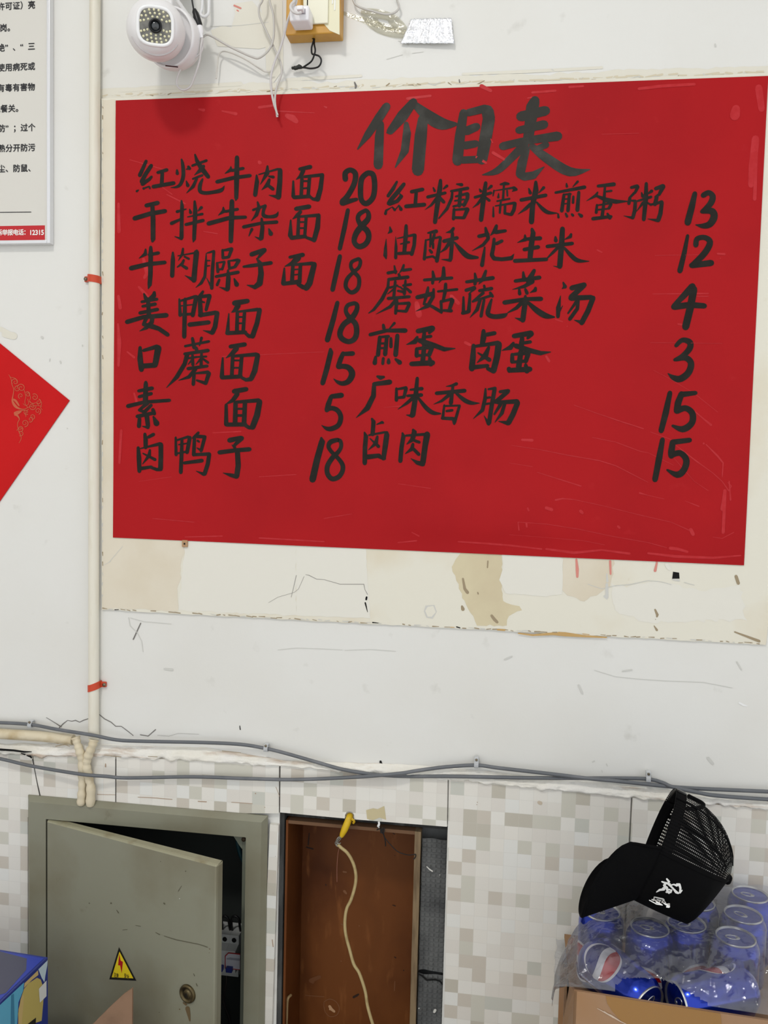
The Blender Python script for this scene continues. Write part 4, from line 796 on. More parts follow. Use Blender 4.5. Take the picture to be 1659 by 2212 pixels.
# scuffs, drips and dents on the door skin
def dpx(px, py, o=.0019): return Pn(px, py, D(0, 0, o), dn)
def ds(s, mi): strokes(mb, s, (0, 0, 1), lambda x, y: dpx(x, y), mi)
ds('336,2014,1 345,2019,2; 355,2022,1.2 380,2030,1.6 400,2034,1.4 430,2040,1.4 448,2046,1.6; 240,1951,4; 193,1951,3; 354,1951,3 356,1953,2; 252,1966,1 256,1972,2; 265,2009,1 275,2008,1; 293,1999,1 304,2001,1; 385,1925,1.4 392,1914,1; 347,1861,2; 401,1882,3; 418,2103,1 420,2108,1.6; 424,2125,2 426,2130,2; 344,2187,2', 2)
ds('405,2178,10 408,2192,7 410,2205,3; 396,2166,3 402,2170,5; 388,2180,3; 453,2050,2.5; 452,2058,1.5', 3)
ds('388,1941,2', 4)
door = mb.build('door', [steel, steel_edge, mat('door_scuff', (88, 84, 66), .6), mat('rust_drip', (98, 80, 52), .7), mat('white_speck', (210, 208, 200), .6)], cab)
c = dpx(406, 2146, .0015); Ml = place(c, dn)
mb = MB(); mb.lathe([(.0158, 0), (.0155, .003), (.0135, .0048), (.0118, .0042), (.0112, .0022), (.0075, .0022), (.007, .0040), (.0058, .0046), (0, .0046)], 30, Ml)
mb.build('lock', mat('tarnished_brass', (92, 80, 54), .4, metal=.7, var=((56, 48, 34), 90, .45, .65)), door, True)
mb = MB(); mb.box((-.0008, -.003, .0046), (.0008, .003, .0052)); mb.v = [Ml @ p for p in mb.v]; o = mb.build('keyhole', hole_black, door)
tri = [(257, 2046), (236, 2115.5), (294.5, 2118.5)]; tc = (262.3, 2093.3)
stk = MB()
def inset(p, k): return (tc[0]+(p[0]-tc[0])*k, tc[1]+(p[1]-tc[1])*k)
stk.poly([dpx(*p, .0021) for p in tri], 0); stk.poly([dpx(*inset(p, .80), .0023) for p in tri], 1)
bolt = [(1335, 105), (1351, 182), (1376, 195), (1363, 325), (1345, 236), (1322, 234)]
stk.poly([dpx(x/5.184, 2040+y/5.184, .0025) for x, y in bolt], 2)
def dtext(s, px, py, em):
    a = dpx(px, py, .0025); text(stk, s, lambda u, v: a+du*(u*.62)+Vector((0, 0, v)), em, em*1.0, 3, fat=.00022)
dtext('注意', 245.5, 2109.0, .0092); dtext('安全', 268.0, 2111.0, .0092)
o = stk.build('warning_sticker', [mat('sticker_black', (26, 25, 22), .4), mat('sticker_yellow', (226, 200, 38), .35), mat('sticker_red', (170, 26, 30), .4), mat('sticker_ink', (84, 72, 22), .5)], door); o['label'] = 'yellow triangle electrical warning sticker'
# things inside the cabinet
br_white = mat('breaker_white', (196, 198, 196), .4); br_grey = mat('breaker_grey', (150, 152, 152), .45); br_blue = mat('breaker_blue', (36, 48, 120), .4)
ZB = P(490, 2060, -.075).z
bx = P(455.5, 2060, -.07).x; W_ = .0178
mb = MB(); mb.box((iL+.02, -CB-.012, ZB-.018), (iR-.004, -CB-.0005, ZB+.018)); mb.build('mounting_rail', mat('rail_steel', (120, 124, 124), .35, metal=.7), cab)
names = ['white circuit breaker half hidden behind the cabinet door edge', 'white circuit breaker with a dark screw hole, left of the red-edged label', 'white circuit breaker bearing a red-edged label inside the cabinet']
yb = .113
brk_pos = [bx, bx+W_+.0003, bx+2*W_+.0006]
for i, (x, lab) in enumerate(zip(brk_pos, names)):
    t = thing('circuit_breaker', lab, 'circuit breaker', (x+W_/2, yb, ZB-.04), 'circuit breakers in the steel cabinet')
    mb = MB(); pf = [(yb, -.040), (.070, -.040), (.070, -.024), (.058, -.022), (.050, -.021), (.050, .021), (.058, .022), (.070, .024), (.070, .040), (yb, .040)]
    mb.prism([(x, y, ZB+z) for y, z in pf], (W_, 0, 0)); mb.build('housing', br_white, t)
    mb = MB(); mb.lathe([(.0044, 0), (.0044, .0006), (.0036, .0006), (.0036, -.0002), (0, -.0002)], 18, place(Vector((x+W_/2, .0696, ZB+.031)), (0, -1, 0))); mb.build('screw_hole', hole_black, t)
    mb = MB(); mb.box((x+.003, .040, ZB-.015), (x+W_-.003, .0499, ZB-.006), 0, .001); mb.build('toggle', br_blue, t)
    if i == 2:
        mb = MB(); xl, xr_ = x-.001, x+W_+.010
        pts = [(xl, .0490, ZB-.012), (xr_, .0490, ZB-.012), (xr_, .0490, ZB+.019), (xl+.006, .0490, ZB+.019), (xl, .0490, ZB+.012)]
        mb.prism(pts, (0, -.0012, 0), 0)
        ins = [(xl+.0014, .0476, ZB-.0104), (xr_, .0476, ZB-.0104), (xr_, .0476, ZB+.0176), (xl+.0068, .0476, ZB+.0176), (xl+.0014, .0476, ZB+.0115)]
        mb.poly(ins, 1)
        mb.poly([(xl+.003, .0474, ZB+.006), (xr_, .0474, ZB+.006), (xr_, .0474, ZB+.0105), (xl+.010, .0474, ZB+.0105), (xl+.003, .0474, ZB+.0085)], 2)
        mb.build('label_card', [mat('label_red', (168, 34, 40), .4), mat('label_white', (196, 196, 204), .4), mat('label_grey', (150, 150, 162), .5)], t)
    if i == 0:
        mb = MB(); mb.box((x+.001, .046, ZB+.000), (x+W_-.003, .0498, ZB+.021), 0, .001); mb.build('label_card', mat('label_white', (196, 196, 204), .4), t)
blk_wire = mat('black_wire', (14, 14, 15), .4)
for k, (xa_, xb_, top, lab) in enumerate(((bx-.004, bx+.0125, .074, 'left black jumper wire looping over the circuit breakers'), (bx+.0172, bx+.0315, .070, 'middle black jumper wire looping over the circuit breakers'), (bx+.036, bx+.052, .072, 'right black jumper wire, partly behind the cabinet flange'))):
    mb = MB(); pth = smooth_path([(xa_, .088, ZB+.037), (xa_, .082, ZB+.050), (xa_+.0008, .079, ZB+top-.006), (xa_+.005, .078, ZB+top), (xb_-.005, .078, ZB+top), (xb_-.0008, .079, ZB+top-.006), (xb_, .082, ZB+.050), (xb_, .088, ZB+.037)], 5)
    mb.tube(pth, .0023, 10); tag(mb.build('jumper_wire', blk_wire, None, True), lab, 'wire', 'black jumper wires on the breakers')
for k, (x, lab) in enumerate(((bx+.008, 'dark wire hanging below the first breaker'), (bx+.026, 'dark wire hanging below the second breaker'))):
    mb = MB(); mb.tube(smooth_path([(x, .085, ZB-.039), (x+.002, .078, ZB-.06), (x-.004, .082, ZB-.10), (x+.006, .09, ZB-.14), (x+.004, .095, cz0+.001)], 5), .0018, 8)
    tag(mb.build('loose_wire', mat('dim_wire', (40, 36, 34), .5), None, True), lab+' in the cabinet', 'wire')
mb = MB(); mb.tube(smooth_path([(iR-.03, .122, iT-.02), (iR-.045, .08, iT-.045), (iR-.038, .07, iT-.075), (iR-.026, .085, iT-.12), (iR-.030, .110, ZB+.07)], 6), .004, 10)
tag(mb.build('loose_wire', mat('teal_wire', (18, 62, 70), .5), None, True), 'dark teal cable in the top of the steel cabinet', 'wire')

# ------------------------------------------------------------------ wooden box in the niche
wood = mat('brown_plywood', (112, 64, 28), .5, spec=.2, var=((82, 42, 16), 6, .4, .68, (1.4, 1, .8)), var2=((134, 82, 42), 22, .6, .8, (3, 1, .7)), bump=(80, .1))
wood_rim = mat('raw_wood_rim', (132, 112, 84), .8, var=((92, 74, 54), 30, .45, .7, (3, 1, .4)))
wx0, wx1, wzt = P(617, 1900, -.01).x, P(907, 1900, -.01).x, nT-.013
BK = .118
wb = thing('wooden_box', 'brown plywood box sunk in the wall with a cable dangling across', 'box', ((wx0+wx1)/2, .06, .465))
mb = MB(); mb.box((wx0+.004, BK, .465), (wx1-.004, BK+.008, wzt-.004))
def bs(s, mi): strokes(mb, s, (0, 0, 1), flat(-BK+.0006), mi)
bs('704,1913,1.6 704,1911,3; 848,1955,1.5 854,1957,2; 852,2067,1.6 855,2069,2; 853,1848,2; 849,1800,1.6 853,1802,1.6; 872,2096,3; 764,2154,5 774,2148,4 770,2152,3; 668,1800,2 666,1825,3; 662,1830,3 676,1834,3', 1)
bs('712,2174,6 716,2180,6 722,2185,5; 713,2180,5', 2)
bs('~700,2164,1.4 712,2158,1.6 726,2164,1.6 733,2178,1.6 728,2192,1.6 714,2196,1.6 704,2188,1.4 700,2176,1.4 700,2164,1.2; 737,1996,2 741,1998,2; 776,2000,3; 742,1883,4 748,1884,3; 744,1925,6 748,1930,4; 853,2120,1.5 852,2140,1.6; 737,2076,3; 660,2150,1.5 700,2153,1.5', 3)
bs('690,2110,8 672,2118,10 676,2122,6', 4)
mb.build('back_panel', [wood, mat('dark_knot', (42, 24, 12), .7), mat('pale_chip', (190, 150, 112), .7), mat('worn_wood', (128, 84, 52), .6), mat('light_wear', (110, 66, 34), .6)], wb)
mb = MB(); mb.box((wx0, .006, .465), (wx0+.004, BK+.008, wzt)); mb.build('side_panel', wood, wb)
mb = MB(); mb.box((wx1-.0105, .0052, .465), (wx1, BK+.008, wzt)); mb.build('side_panel', [wood_rim], wb)
mb = MB(); mb.box((wx0+.004, .0065, wzt-.006), (wx1-.0105, BK, wzt)); mb.build('top_panel', mat('top_edge_wood', (110, 80, 56), .8), wb)
mb = MB(); mb.box((wx0+.004, .0065, .465), (wx1-.0105, BK, .471)); mb.build('bottom_panel', wood, wb)

# yellow sleeve, twisted wires and the dangling cream cable
yel = mat('yellow_sleeve', (214, 176, 30), .4, var=((176, 140, 24), 40, .5, .75))
mb = MB(); pth = pxpath('757,1752,-.03 755.5,1764,.003 751,1776,.010 745,1790,.012 739,1803,.012 737,1808,.012', 0, 5)
mb.tube(pth, [.0062]*6+[.0060]*10+[.0058-.00035*k for k in range(len(pth)-16)], 14)
mb.tube(pxpath('759,1768,.013 765,1774,.011 763,1778,.010', 0, 3), .0022, 8)
t = tag(mb.build('yellow_sleeve', yel, None, True), 'short yellow plastic sleeve poking from the notch above the wooden box', 'cable')
bare = mat('bare_wire', (150, 148, 140), .35, metal=.6)
bw = thing('twisted_wires', 'frayed grey wire ends twisted below the yellow sleeve', 'wire', tuple(P(732, 1815, .012)))
for s in ('741,1797,.013 734,1810,.015 727,1816,.014 724,1822,.013 729,1826,.012', '739,1800,.012 732,1812,.011 728,1819,.014 731,1822,.016 736,1821,.014', '740,1800,.014 737,1810,.014 730,1820,.012 726,1826,.013 733,1830,.013', '735,1806,.012 729,1811,.016 726,1818,.014 731,1825,.013 738,1828,.012'):
    mb = MB(); mb.tube(pxpath(s, .012, 5), .0008, 8); mb.build('strand', bare, bw, True)
mb = MB(); mb.tube(pxpath('733,1832,.012 730,1845,.010 728,1870,.009 728,1905,.010', .01, 5), .00045, 6); o = mb.build('strand', mat('copper_hair', (150, 100, 84), .4), bw, True); o['label'] = 'hair-thin reddish strand'
cream_cab = mat('cream_cable', (184, 164, 116), .5, var=((160, 138, 92), 60, .5, .75))
mb = MB(); pth = pxpath('730,1824,.013 738,1832,.012 749,1841,.010 759,1856,.006 766,1874,.004 769,1895,.003 766,1918,.002 758,1944,.002 750,1960,.002 746,1978,.002 745,2000,.002 748,2024,.002 755,2050,.002 764,2082,.004 775,2100,.004 784,2124,.004 790,2146,.004 793,2168,.005 799,2192,.006 806,2215,.006 818,2255,.006 828,2310,.006', .004, 5)
mb.tube(pth, .0028, 12); tag(mb.build('dangling_cable', cream_cab, None, True), 'cream cable dangling in waves across the wooden box', 'cable')
mb = MB(); mb.tube(pxpath('824,1786,-.02 826,1796,-.006 828,1802,-.002 833,1812,0 845,1826,0 857,1838,0 870,1844,0 884,1847,-.002 893,1846,-.004 898,1846,-.004 897,1852,-.004 893,1856,-.004', 0, 5), .0008, 8)
for s in ('822,1788,-.004 823,1800,0', '826,1787,-.003 826,1801,.001', '830,1788,-.004 829,1800,0', '814,1793,0 820,1790,0 826,1796,.001 822,1799,.001', '828,1800,0 832,1815,0 833,1828,0'): mb.tube(pxpath(s, 0, 4), .001, 8)
tag(mb.build('black_wire', blk_wire, None, True), 'thin black wire tied under the tile, running to the box rim', 'wire')
mb = MB(); mb.tube(pxpath('628,2150,-.03 622,2156,-.02 620,2170,-.02 619,2200,-.02 617,2240,-.02 616,2290,-.02', 0, 4), .0026, 10)
tag(mb.build('bent_rod', mat('pale_rod', (150, 126, 88), .6), None, True), 'pale bent rod standing in the lower left corner of the wooden box', 'rod')
mb = MB(); mb.tube(pxpath('818,1775,.009 819,1780,.009 817,1785,.008 819,1788,.007', 0, 3), [.0018]*4+[.0022]*3+[.001]*3, 8)
tag(mb.build('plaster_crumb', mat('white_chip', (236, 236, 234), .5), None, True), 'tiny white crumb hanging from the tile edge by the old tape', 'crumb')

# ------------------------------------------------------------------ socket box with charger at the top
ply = mat('varnished_board', (200, 150, 62), .4, var=((180, 126, 46), 9, .45, .7, (2, 1, 2)))
cream = mat('cream_plate', (226, 221, 190), .35, var=((216, 208, 170), 14, .5, .7))
bxl, bxr, bzb = P(617, 72, .030).x, P(734, 77, .030).x, P(670, 74, .030).z
sb = thing('socket_box', 'yellow wooden socket box with a cream plate, above the red poster', 'socket', ((bxl+bxr)/2, 0, bzb))
mb = MB(); mb.box((bxl, -.030, bzb), (bxr, -.0008, bzb+.16), 0, .002); mb.build('wooden_block', ply, sb)
mb = MB(); pts = [(687, 46), (700, 52), (712, 66), (733.5, 75), (733.5, -60), (655, -60), (655, 12), (664, 12), (664, 46)]
mb.prism([P(x, y, .0308) for x, y in pts], (0, .0007, 0)); mb.build('paper_cover', cream, sb)
sx0, sx1, sz0 = P(655, 20, .034).x, P(709, 20, .034).x, P(690, 51, .034).z
mb = MB(); mb.box((sx0, -.0345, sz0), (sx1, -.0308, sz0+.10), 0, .0012); sp_ = mb.build('cover_plate', mat('socket_cream', (229, 226, 204), .3), sb)
mb = MB(); c = P(664, 3, .035); mb.box((c.x-.0008, -.0349, c.z-.006), (c.x+.0008, -.0344, c.z+.006)); mb.build('pin_slot', hole_black, sp_)
mb = MB(); mb.box((sx1+.0052, -.0316, bzb+.045), (sx1+.0072, -.0308, bzb+.10)); mb.box((sx1+.0090, -.0316, bzb+.035), (sx1+.0112, -.0308, bzb+.10)); o = mb.build('glossy_drip', mat('gloss_white', (240, 240, 236), .12, coat=1), sb)
fxl, fxr, fzt, fzb = P(625, 20, .068).x, P(667, 20, .068).x, P(640, 11, .068).z, P(640, 45, .068).z
ch = thing('phone_charger', 'small white plug-in charger stuck in the cream socket', 'charger', ((fxl+fxr)/2, -.05, fzb))
mb = MB(); mb.box((fxl, -.068, fzb), (fxr, -.0347, fzt), 0, .0035); mb.build('charger_body', mat('charger_white', (238, 236, 238), .25), ch, True)
cc = P(652, 25, .0684)
mb = MB(); mb.box((cc.x-.0062, -.0690, cc.z-.0042), (cc.x+.0062, -.0679, cc.z+.0042), 0, .0004); mb.build('usb_port', mat('port_grey', (176, 170, 176), .4), ch)
cord = mat('white_cord', (212, 208, 206), .4); cord2 = mat('dirty_cord', (196, 192, 186), .45)
def cordo(s, out, r, label, m=cord, group=None, name='white_cord'):
    mb = MB(); mb.tube(pxpath(s, out, 6), r, 10); return tag(mb.build(name, m, None, True), label, 'cord', group)
GW = 'thin white cords hanging by the camera'
uc = thing('usb_cable', 'white charging cable leaving the charger and hanging over the poster edge', 'cord', tuple(cc))
mb = MB(); mb.box((cc.x-.0052, -.082, cc.z-.0032), (cc.x+.0048, -.0691, cc.z+.0032), 0, .0012); mb.build('usb_plug', mat('charger_white', (238, 236, 238), .25), uc)
mb = MB(); mb.tube(pxpath('650,27,.081 643,29,.084 634,26,.080 628,18,.078 629,10,.074 634,4,.07 639,-8,.06 645,-40,.04', .07, 6), .0022, 10); mb.build('cord', cord, uc, True)
cordo('640,-30,.06 640,4,.060 634,14,.058 627,30,.056 620,50,.050 612,82,.040 604,108,.034 596,126,.030 589,148,.026 585,170,.022 587,200,.016 592,225,.014 597,240,.012 599,253,.010', .03, .0019, 'white cord falling from the charger and ending at the poster top', cord, GW)
cordo('568,-30 567,0 560,14 561,36 577,70 591,101 606,135 608,159 598,188 594,212 596,236 600,249', .022, .0017, 'white cord left of the socket box that ends beside its twin at the poster', cord2, GW)
cordo('581,-30 582,0 591,36 591,80 582,106 562,124 545,123 497,101 461,80 447,75 438,81', .026, .0018, 'white cord sagging between the black connector and the ceiling side', cord2, GW)
cordo('589,152 579,155 567,152 533,130 504,116 485,111 475,115 471,126 470,140 467,170', .010, .0012, 'faint pale cord curving low under the other white cords', mat('faint_cord', (206, 202, 194), .5), GW)
cordo('761,-30 763,0 774,14 804,24 834,31 853,27 862,16 859,3 852,-12', .010, .0017, 'grey-white cord looping down from the top right of the socket box', cord2)
cordo('664,80,.006 677,84,.016 676,92,.018 673,104,.018 674,116,.018 680,118,.02 690,122,.022 694,132,.022 688,144,.02 672,148,.016 656,146,.012 640,147,.01', .015, .0014, 'black wire looping below the socket box to a taped end', blk_wire, None, 'black_wire')
cordo('679,82,.014 679,96,.02 681,108,.022 679,118,.02 673,132,.016 660,142,.012 650,147,.01 632,148,.008', .015, .0014, 'straighter black wire below the socket box joining the taped end', blk_wire, None, 'black_wire')
mb = MB(); pth = pxpath('630,148.5,.009 634,146.5,.009 640,147,.0095 646,144,.0095 652,146.5,.0095', .009, 3); mb.tube(pth, [.001, .0022, .0028, .002, .0032, .0036, .003, .0034, .003, .0038, .0034, .0028, .002][:len(pth)], 8)
tag(mb.build('taped_wire_end', mat('dark_tape', (40, 42, 38), .5), None, True), 'dark taped stub where the two black wires end', 'wire')

# clear tape: yellowed loop beside the socket and a bright strip catching the lamp
tape_m = film_mat('clear_tape', (238, 235, 220), .22, .12, (140, .35))
mb = MB()
def tape_loop(u, v):
    a = u*math.pi*2
    x = 832+52*math.cos(a)*(.25+.75*v)+4*math.sin(3*a); y = 50+27*math.sin(a)*(.25+.75*v)+(x-832)*.33
    return P(x, y, .0012+.004*v*(1-v)*2+.0035*abs(noise.noise((u*9, v*3, 2)))*v)
mb.grid(tape_loop, 48, 6)
mb.poly([P(*q, .0008) for q in ((722, 24), (735, 22), (882, 66), (880, 78), (800, 56))])
tag(mb.build('clear_tape', tape_m, None, True), 'yellowed clear tape crumpled on the wall right of the socket box', 'tape')
mir = mat('shiny_tape', (232, 234, 238), .10, metal=.55, coat=.6, bump=(320, 1.0))
mb = MB(); ta, tb, tc_, td = P(889, 41, .0015), P(975, 39, .0050), P(980.5, 94, .0085), P(865, 94, .0048)
def tgrid(u, v):
    p = (ta*(1-u)+tb*u)*(1-v)+(td*(1-u)+tc_*u)*v
    if v in (0.0, 1.0) or u in (0.0, 1.0): p = p+Vector((random.uniform(-.0009, .0009), 0, random.uniform(-.0007, .0007)))
    return p+Vector((0, -.0007*noise.noise((u*14, v*5, 7))-.0003, 0))
mb.grid(tgrid, 60, 20)
tag(mb.build('shiny_tape', mir, None, True, solid=.0003), 'bright crinkled tape strip reflecting the lamp above the poster title', 'tape')

# wall plug under the poster
c = P(400, 1174, .0045)
wp = thing('wall_plug', 'small tan block peeping out under the lower left poster edge', 'plug', tuple(c))
mb = MB(); mb.box((c.x-.005, -.0075, c.z-.006), (c.x+.005, -.0036, c.z+.006), 0, .0008); mb.build('block', mat('tan_block', (178, 142, 106), .6), wp)
mb = MB(); mb.box((c.x-.0015, -.0079, c.z-.0017), (c.x+.0013, -.0074, c.z+.0013)); mb.build('hole', hole_black, wp)

# ------------------------------------------------------------------ security camera
sc = thing('security_camera', 'white dome security camera on the wall above the poster corner', 'camera', tuple(P(365, -40, .0)))
plast = mat('camera_white', (232, 230, 230), .28, spec=.5)
SC, SR = P(372, 84, .052), .0475
HC, HR = P(337, 65, .098), .0455
view = (CAM-HC).normalized(); fd = Vector((.36, -.90, -.27)).normalized()
axis = (HC-SC).normalized()
mb = MB(); prof = []
for k in range(0, 20):
    a = math.pi*(1-k/19*.58)   # cup from the back, open towards the head
    prof.append((max(0, SR*math.sin(a)), SR*1.06*math.cos(a)))
prof += [(prof[-1][0]-.0025, prof[-1][1]+.0005), (prof[-1][0]-.005, prof[-1][1]-.006)]
mb.lathe(prof, 48, place(SC, axis)); mb.build('shell', plast, sc, True)
mb = MB(); mb.box((P(348, 0, .05).x, -.062, SC.z+SR*.75), (P(378, 0, .05).x, -.030, SC.z+SR+.05), 0, .004); mb.build('neck', plast, sc)
mb = MB(); mb.box((P(330, 0, .05).x, -.062, SC.z+SR+.045), (P(395, 0, .05).x, -.0005, SC.z+SR+.06), 0, .003); mb.build('wall_bracket', plast, sc)
mb = MB(); bm = bmesh.new(); bmesh.ops.create_uvsphere(bm, u_segments=48, v_segments=28, radius=HR)
Mh = place(HC, fd)
for v in bm.verts:
    if v.co.z > .034: v.co.z = .034+(v.co.z-.034)*.12
mb.bm(bm, 0, Mh); head = mb.build('lens_head', plast, sc, True)
def sq(a, r, e=3.2):
    c_, s_ = math.cos(a), math.sin(a); k = (abs(c_)**e+abs(s_)**e)**(-1/e); return c_*k*r, s_*k*r
mb = MB(); rr = .0262; rz = .0345
mb.tube([Mh @ Vector((*sq(2*math.pi*k/48, rr), rz)) for k in range(48)], .0030, 10, closed=True); mb.build('bezel', mat('bezel_white', (242, 242, 242), .2), head, True)
mb = MB(); mb.poly([Mh @ Vector((*sq(2*math.pi*k/48, rr-.001), rz+.0012)) for k in range(48)]); ledp = mb.build('window', mat('camera_window', (120, 118, 110), .12, coat=.6, var=((92, 90, 84), 80, .4, .6)), head)
led_m = mat('led_lens', (232, 228, 190), .15, coat=.8)
rnd = random.Random(3); npl = 0
lens_c = Vector((.001, .001))
for ring_r, cnt, ph in ((.0125, 11, .2), (.0175, 16, .05), (.0222, 20, .1)):
    for k in range(cnt):
        a = ph+2*math.pi*k/cnt; x, y = sq(a, ring_r, 2.6)
        if abs(y) < .0045 and abs(x) > .008: continue
        mb = MB(); mb.lathe([(.0019, 0), (.0017, .0008), (0, .0013)], 10, Mh @ Matrix.Translation((x, y, rz+.0012))); mb.build('led', led_m, head, True)
mb = MB(); mb.lathe([(.0100, rz+.0012), (.0100, rz+.0048), (.0086, rz+.0058), (.0072, rz+.0046), (.0066, rz+.002)], 36, Mh); mb.build('lens_ring', mat('lens_black', (12, 12, 14), .3), head, True)
mb = MB(); mb.lathe([(.0066, rz+.0020), (.005, rz+.0034), (0, rz+.0040)], 30, Mh); mb.build('lens', mat('lens_glass', (44, 48, 50), .06, coat=1), head, True)
# lower cowl with its seam, and small vents
mb = MB(); arc = []
for k in range(25):
    a = math.radians(205+k*5.2); arc.append(Mh @ Vector((math.cos(a)*HR*.86, math.sin(a)*HR*.86, HR*.52)))
mb.tube(arc, .0012, 8); mb.build('seam_lip', mat('seam_grey', (206, 200, 200), .35), head, True)
mb = MB(); p = Pn(371, 143, SC, Vector((0, -1, 0))); d = (SC-CAM); dd = (p-CAM).normalized()
b_ = dd.dot(SC-CAM); h2 = (SC-CAM).length_squared-b_*b_; hit = CAM+dd*(b_-math.sqrt(max(1e-6, (SR*1.01)**2-h2)))
nn = (hit-SC).normalized(); mb.box((-.010, -.0012, 0), (.010, .0012, .0006)); mb.v = [place(hit, nn) @ q for q in mb.v]; mb.build('vent_slot', mat('vent_dark', (60, 34, 36), .6), sc)
mb = MB(); mb.tube([P(383, -30, .07), P(384, 2, .07), P(409, 38, .06), P(413, 44, .058)], .0032, 10); mb.build('antenna', mat('antenna_white', (214, 212, 210), .35), sc, True)
mb = MB(); mb.tube(pxpath('436,-30,.012 437,0,.014 436,20,.016 433,30,.018 440,36,.018 448,32,.016 451,20,.014 452,-30,.01', .015, 5), .0026, 10)
tag(mb.build('cable_hook', mat('hook_white', (228, 228, 228), .3), None, True), 'white U-shaped hook beside the camera and black connector', 'hook')
pk_ = thing('power_connector', 'black barrel power connector joined to a white plug beside the camera', 'connector', tuple(P(427, 40, .05)))
mb = MB(); mb.tube(pxpath('410,-30,.05 418,19,.05 421,25,.05', .05, 4), .0014, 8); mb.build('lead', blk_wire, pk_, True)
mb = MB(); pth = [P(420, 20, .05), P(421, 26, .05), P(423, 30, .05), P(425, 38, .05), P(430, 54, .05), P(431, 58, .05)]; mb.tube(pth, [.0030, .0046, .0050, .0058, .0056, .0046], 16); mb.build('socket_end', mat('connector_black', (18, 18, 19), .35), pk_, True)
mb = MB(); mb.tube([P(430.5, 57, .05), P(432, 63, .05), P(434, 70, .05), P(434.5, 74, .05), P(436, 82, .05)], [.0050, .0050, .0046, .003, .0022], 14); mb.build('plug_end', mat('charger_white', (238, 236, 238), .25), pk_, True)
cordo('436,82,.05 438,94,.048 434,113,.046 413,130,.044 394,145,.042 384,164,.04 382,183,.038 394,194,.038 410,188,.038 420,166,.04 430,135,.042 433,116,.046 434,101,.05 437,85,.052', .045, .0017, 'white pigtail cord dropping in a loop under the security camera', cord, GW)
# ------------------------------------------------------------------ printed blue carton at the lower left
fz = .77; fc = Pz(103, 2068, fz); nc = Pz(0, 2166, fz)
bd = Vector((nc.x-fc.x, nc.y-fc.y, 0)).normalized(); bl = Vector((-bd.y, bd.x, 0))
if bl.x > 0: bl = -bl
BLn, BW = .235, .30
bz0_ = LZ+.0006
bb = thing('printed_carton', 'blue printed carton with a tan picture on its side, lower left corner', 'box', (fc.x, fc.y, bz0_))
c4 = [fc, fc+bl*BW, fc+bl*BW+bd*BLn, fc+bd*BLn]
mb = MB(); mb.prism([Vector((p.x, p.y, bz0_)) for p in c4], (0, 0, fz-bz0_)); 
mb.build('carton_body', mat('carton_navy', (34, 50, 128), .35, spec=.5), bb)
mb = MB()
def topq(a, b, o=.0004): return fc+bl*a+bd*b+Vector((0, 0, o))
mb.poly([topq(.004, .004), topq(BW-.004, .004), topq(BW-.004, BLn-.004), topq(.004, BLn-.004)], 0)
mb.poly([topq(.030, .012, .0006), topq(.09, .004, .0006), topq(.28, .03, .0006), topq(.28, .10, .0006), topq(.05, .14, .0006), topq(.006, .10, .0006), topq(.012, .04, .0006)], 1)
mb.build('top_print', [mat('carton_blue', (40, 62, 168), .3, spec=.5), mat('carton_slate', (74, 76, 96), .35)], bb)
def side(px, py, o=.0004):
    n = -bl; return Pn(px, py, fc+n*o, n)
mb = MB()
def sp(pts, mi, o=.0004): mb.poly([side(*q, o) for q in pts], mi)
sp([(0, 2171), (103, 2073), (104, 2300), (0, 2330)], 0, .0003)
sp([(0, 2171), (52, 2122), (50, 2140), (40, 2165), (37, 2215), (36, 2300), (-40, 2300), (-40, 2208)], 1, .0005)
sp([(24, 2150), (30, 2146), (32, 2214), (28, 2300), (22, 2300)], 4, .0006)
sp([(53, 2124), (82, 2096), (83, 2106), (70, 2116), (58, 2128), (52, 2134)], 2, .0006)
sp([(83, 2094), (103, 2074), (102, 2086), (98, 2108), (96, 2122), (90, 2112)], 3, .0006)
sp([(52, 2136), (62, 2124), (80, 2112), (88, 2116), (92, 2128), (94, 2160), (90, 2205), (70, 2212), (46, 2222), (40, 2222), (39, 2190), (44, 2160)], 5, .0006)
sp([(40, 2180), (48, 2150), (52, 2150), (48, 2200), (46, 2222), (39, 2222)], 2, .0007)
sp([(60, 2212), (78, 2198), (77, 2214), (70, 2240), (58, 2240)], 6, .0008)
mb.build('side_print', [mat('carton_navy', (34, 50, 128), .35, spec=.5), mat('carton_sky', (92, 168, 198), .35), mat('picture_tan', (196, 170, 112), .4), mat('carton_ice', (186, 204, 212), .35), mat('carton_teal', (60, 124, 156), .35), mat('picture_ochre', (186, 168, 96), .4), mat('picture_black', (28, 26, 24), .4)], bb)
mb = MB(); mb.poly([side(*q, .0011) for q in ((84, 2136), (100.5, 2118), (100.5, 2152), (86, 2166))]); o = mb.build('white_sticker', mat('sticker_white', (214, 214, 210), .4), bb); o['label'] = 'plain white sticker'

# torn cardboard standing in front of the cabinet
card = mat('corrugated_board', (143, 112, 88), .75, var=((126, 98, 76), 20, .45, .7))
co = .17
base = [P(288, 2132, co), P(268, 2146, co), P(240, 2172, co), P(200, 2212, co)]
lft = P(200, 2212, co); dirv = (lft-base[0]); zb_ = LZ+.0005
k = (zb_-lft.z)/dirv.z; foot_l = lft+dirv*k; foot_r = P(287, 2212, co); foot_r = Vector((foot_r.x, foot_r.y, zb_))
foot_l.x = max(foot_l.x, -.655); kk_ = lft+dirv*((-.655-lft.x)/dirv.x)
mb = MB(); mb.prism(base+[kk_, foot_l, foot_r], (0, -.004, 0))
tag(mb.build('cardboard_piece', card, None), 'pointed brown cardboard piece standing in front of the cabinet door', 'cardboard')

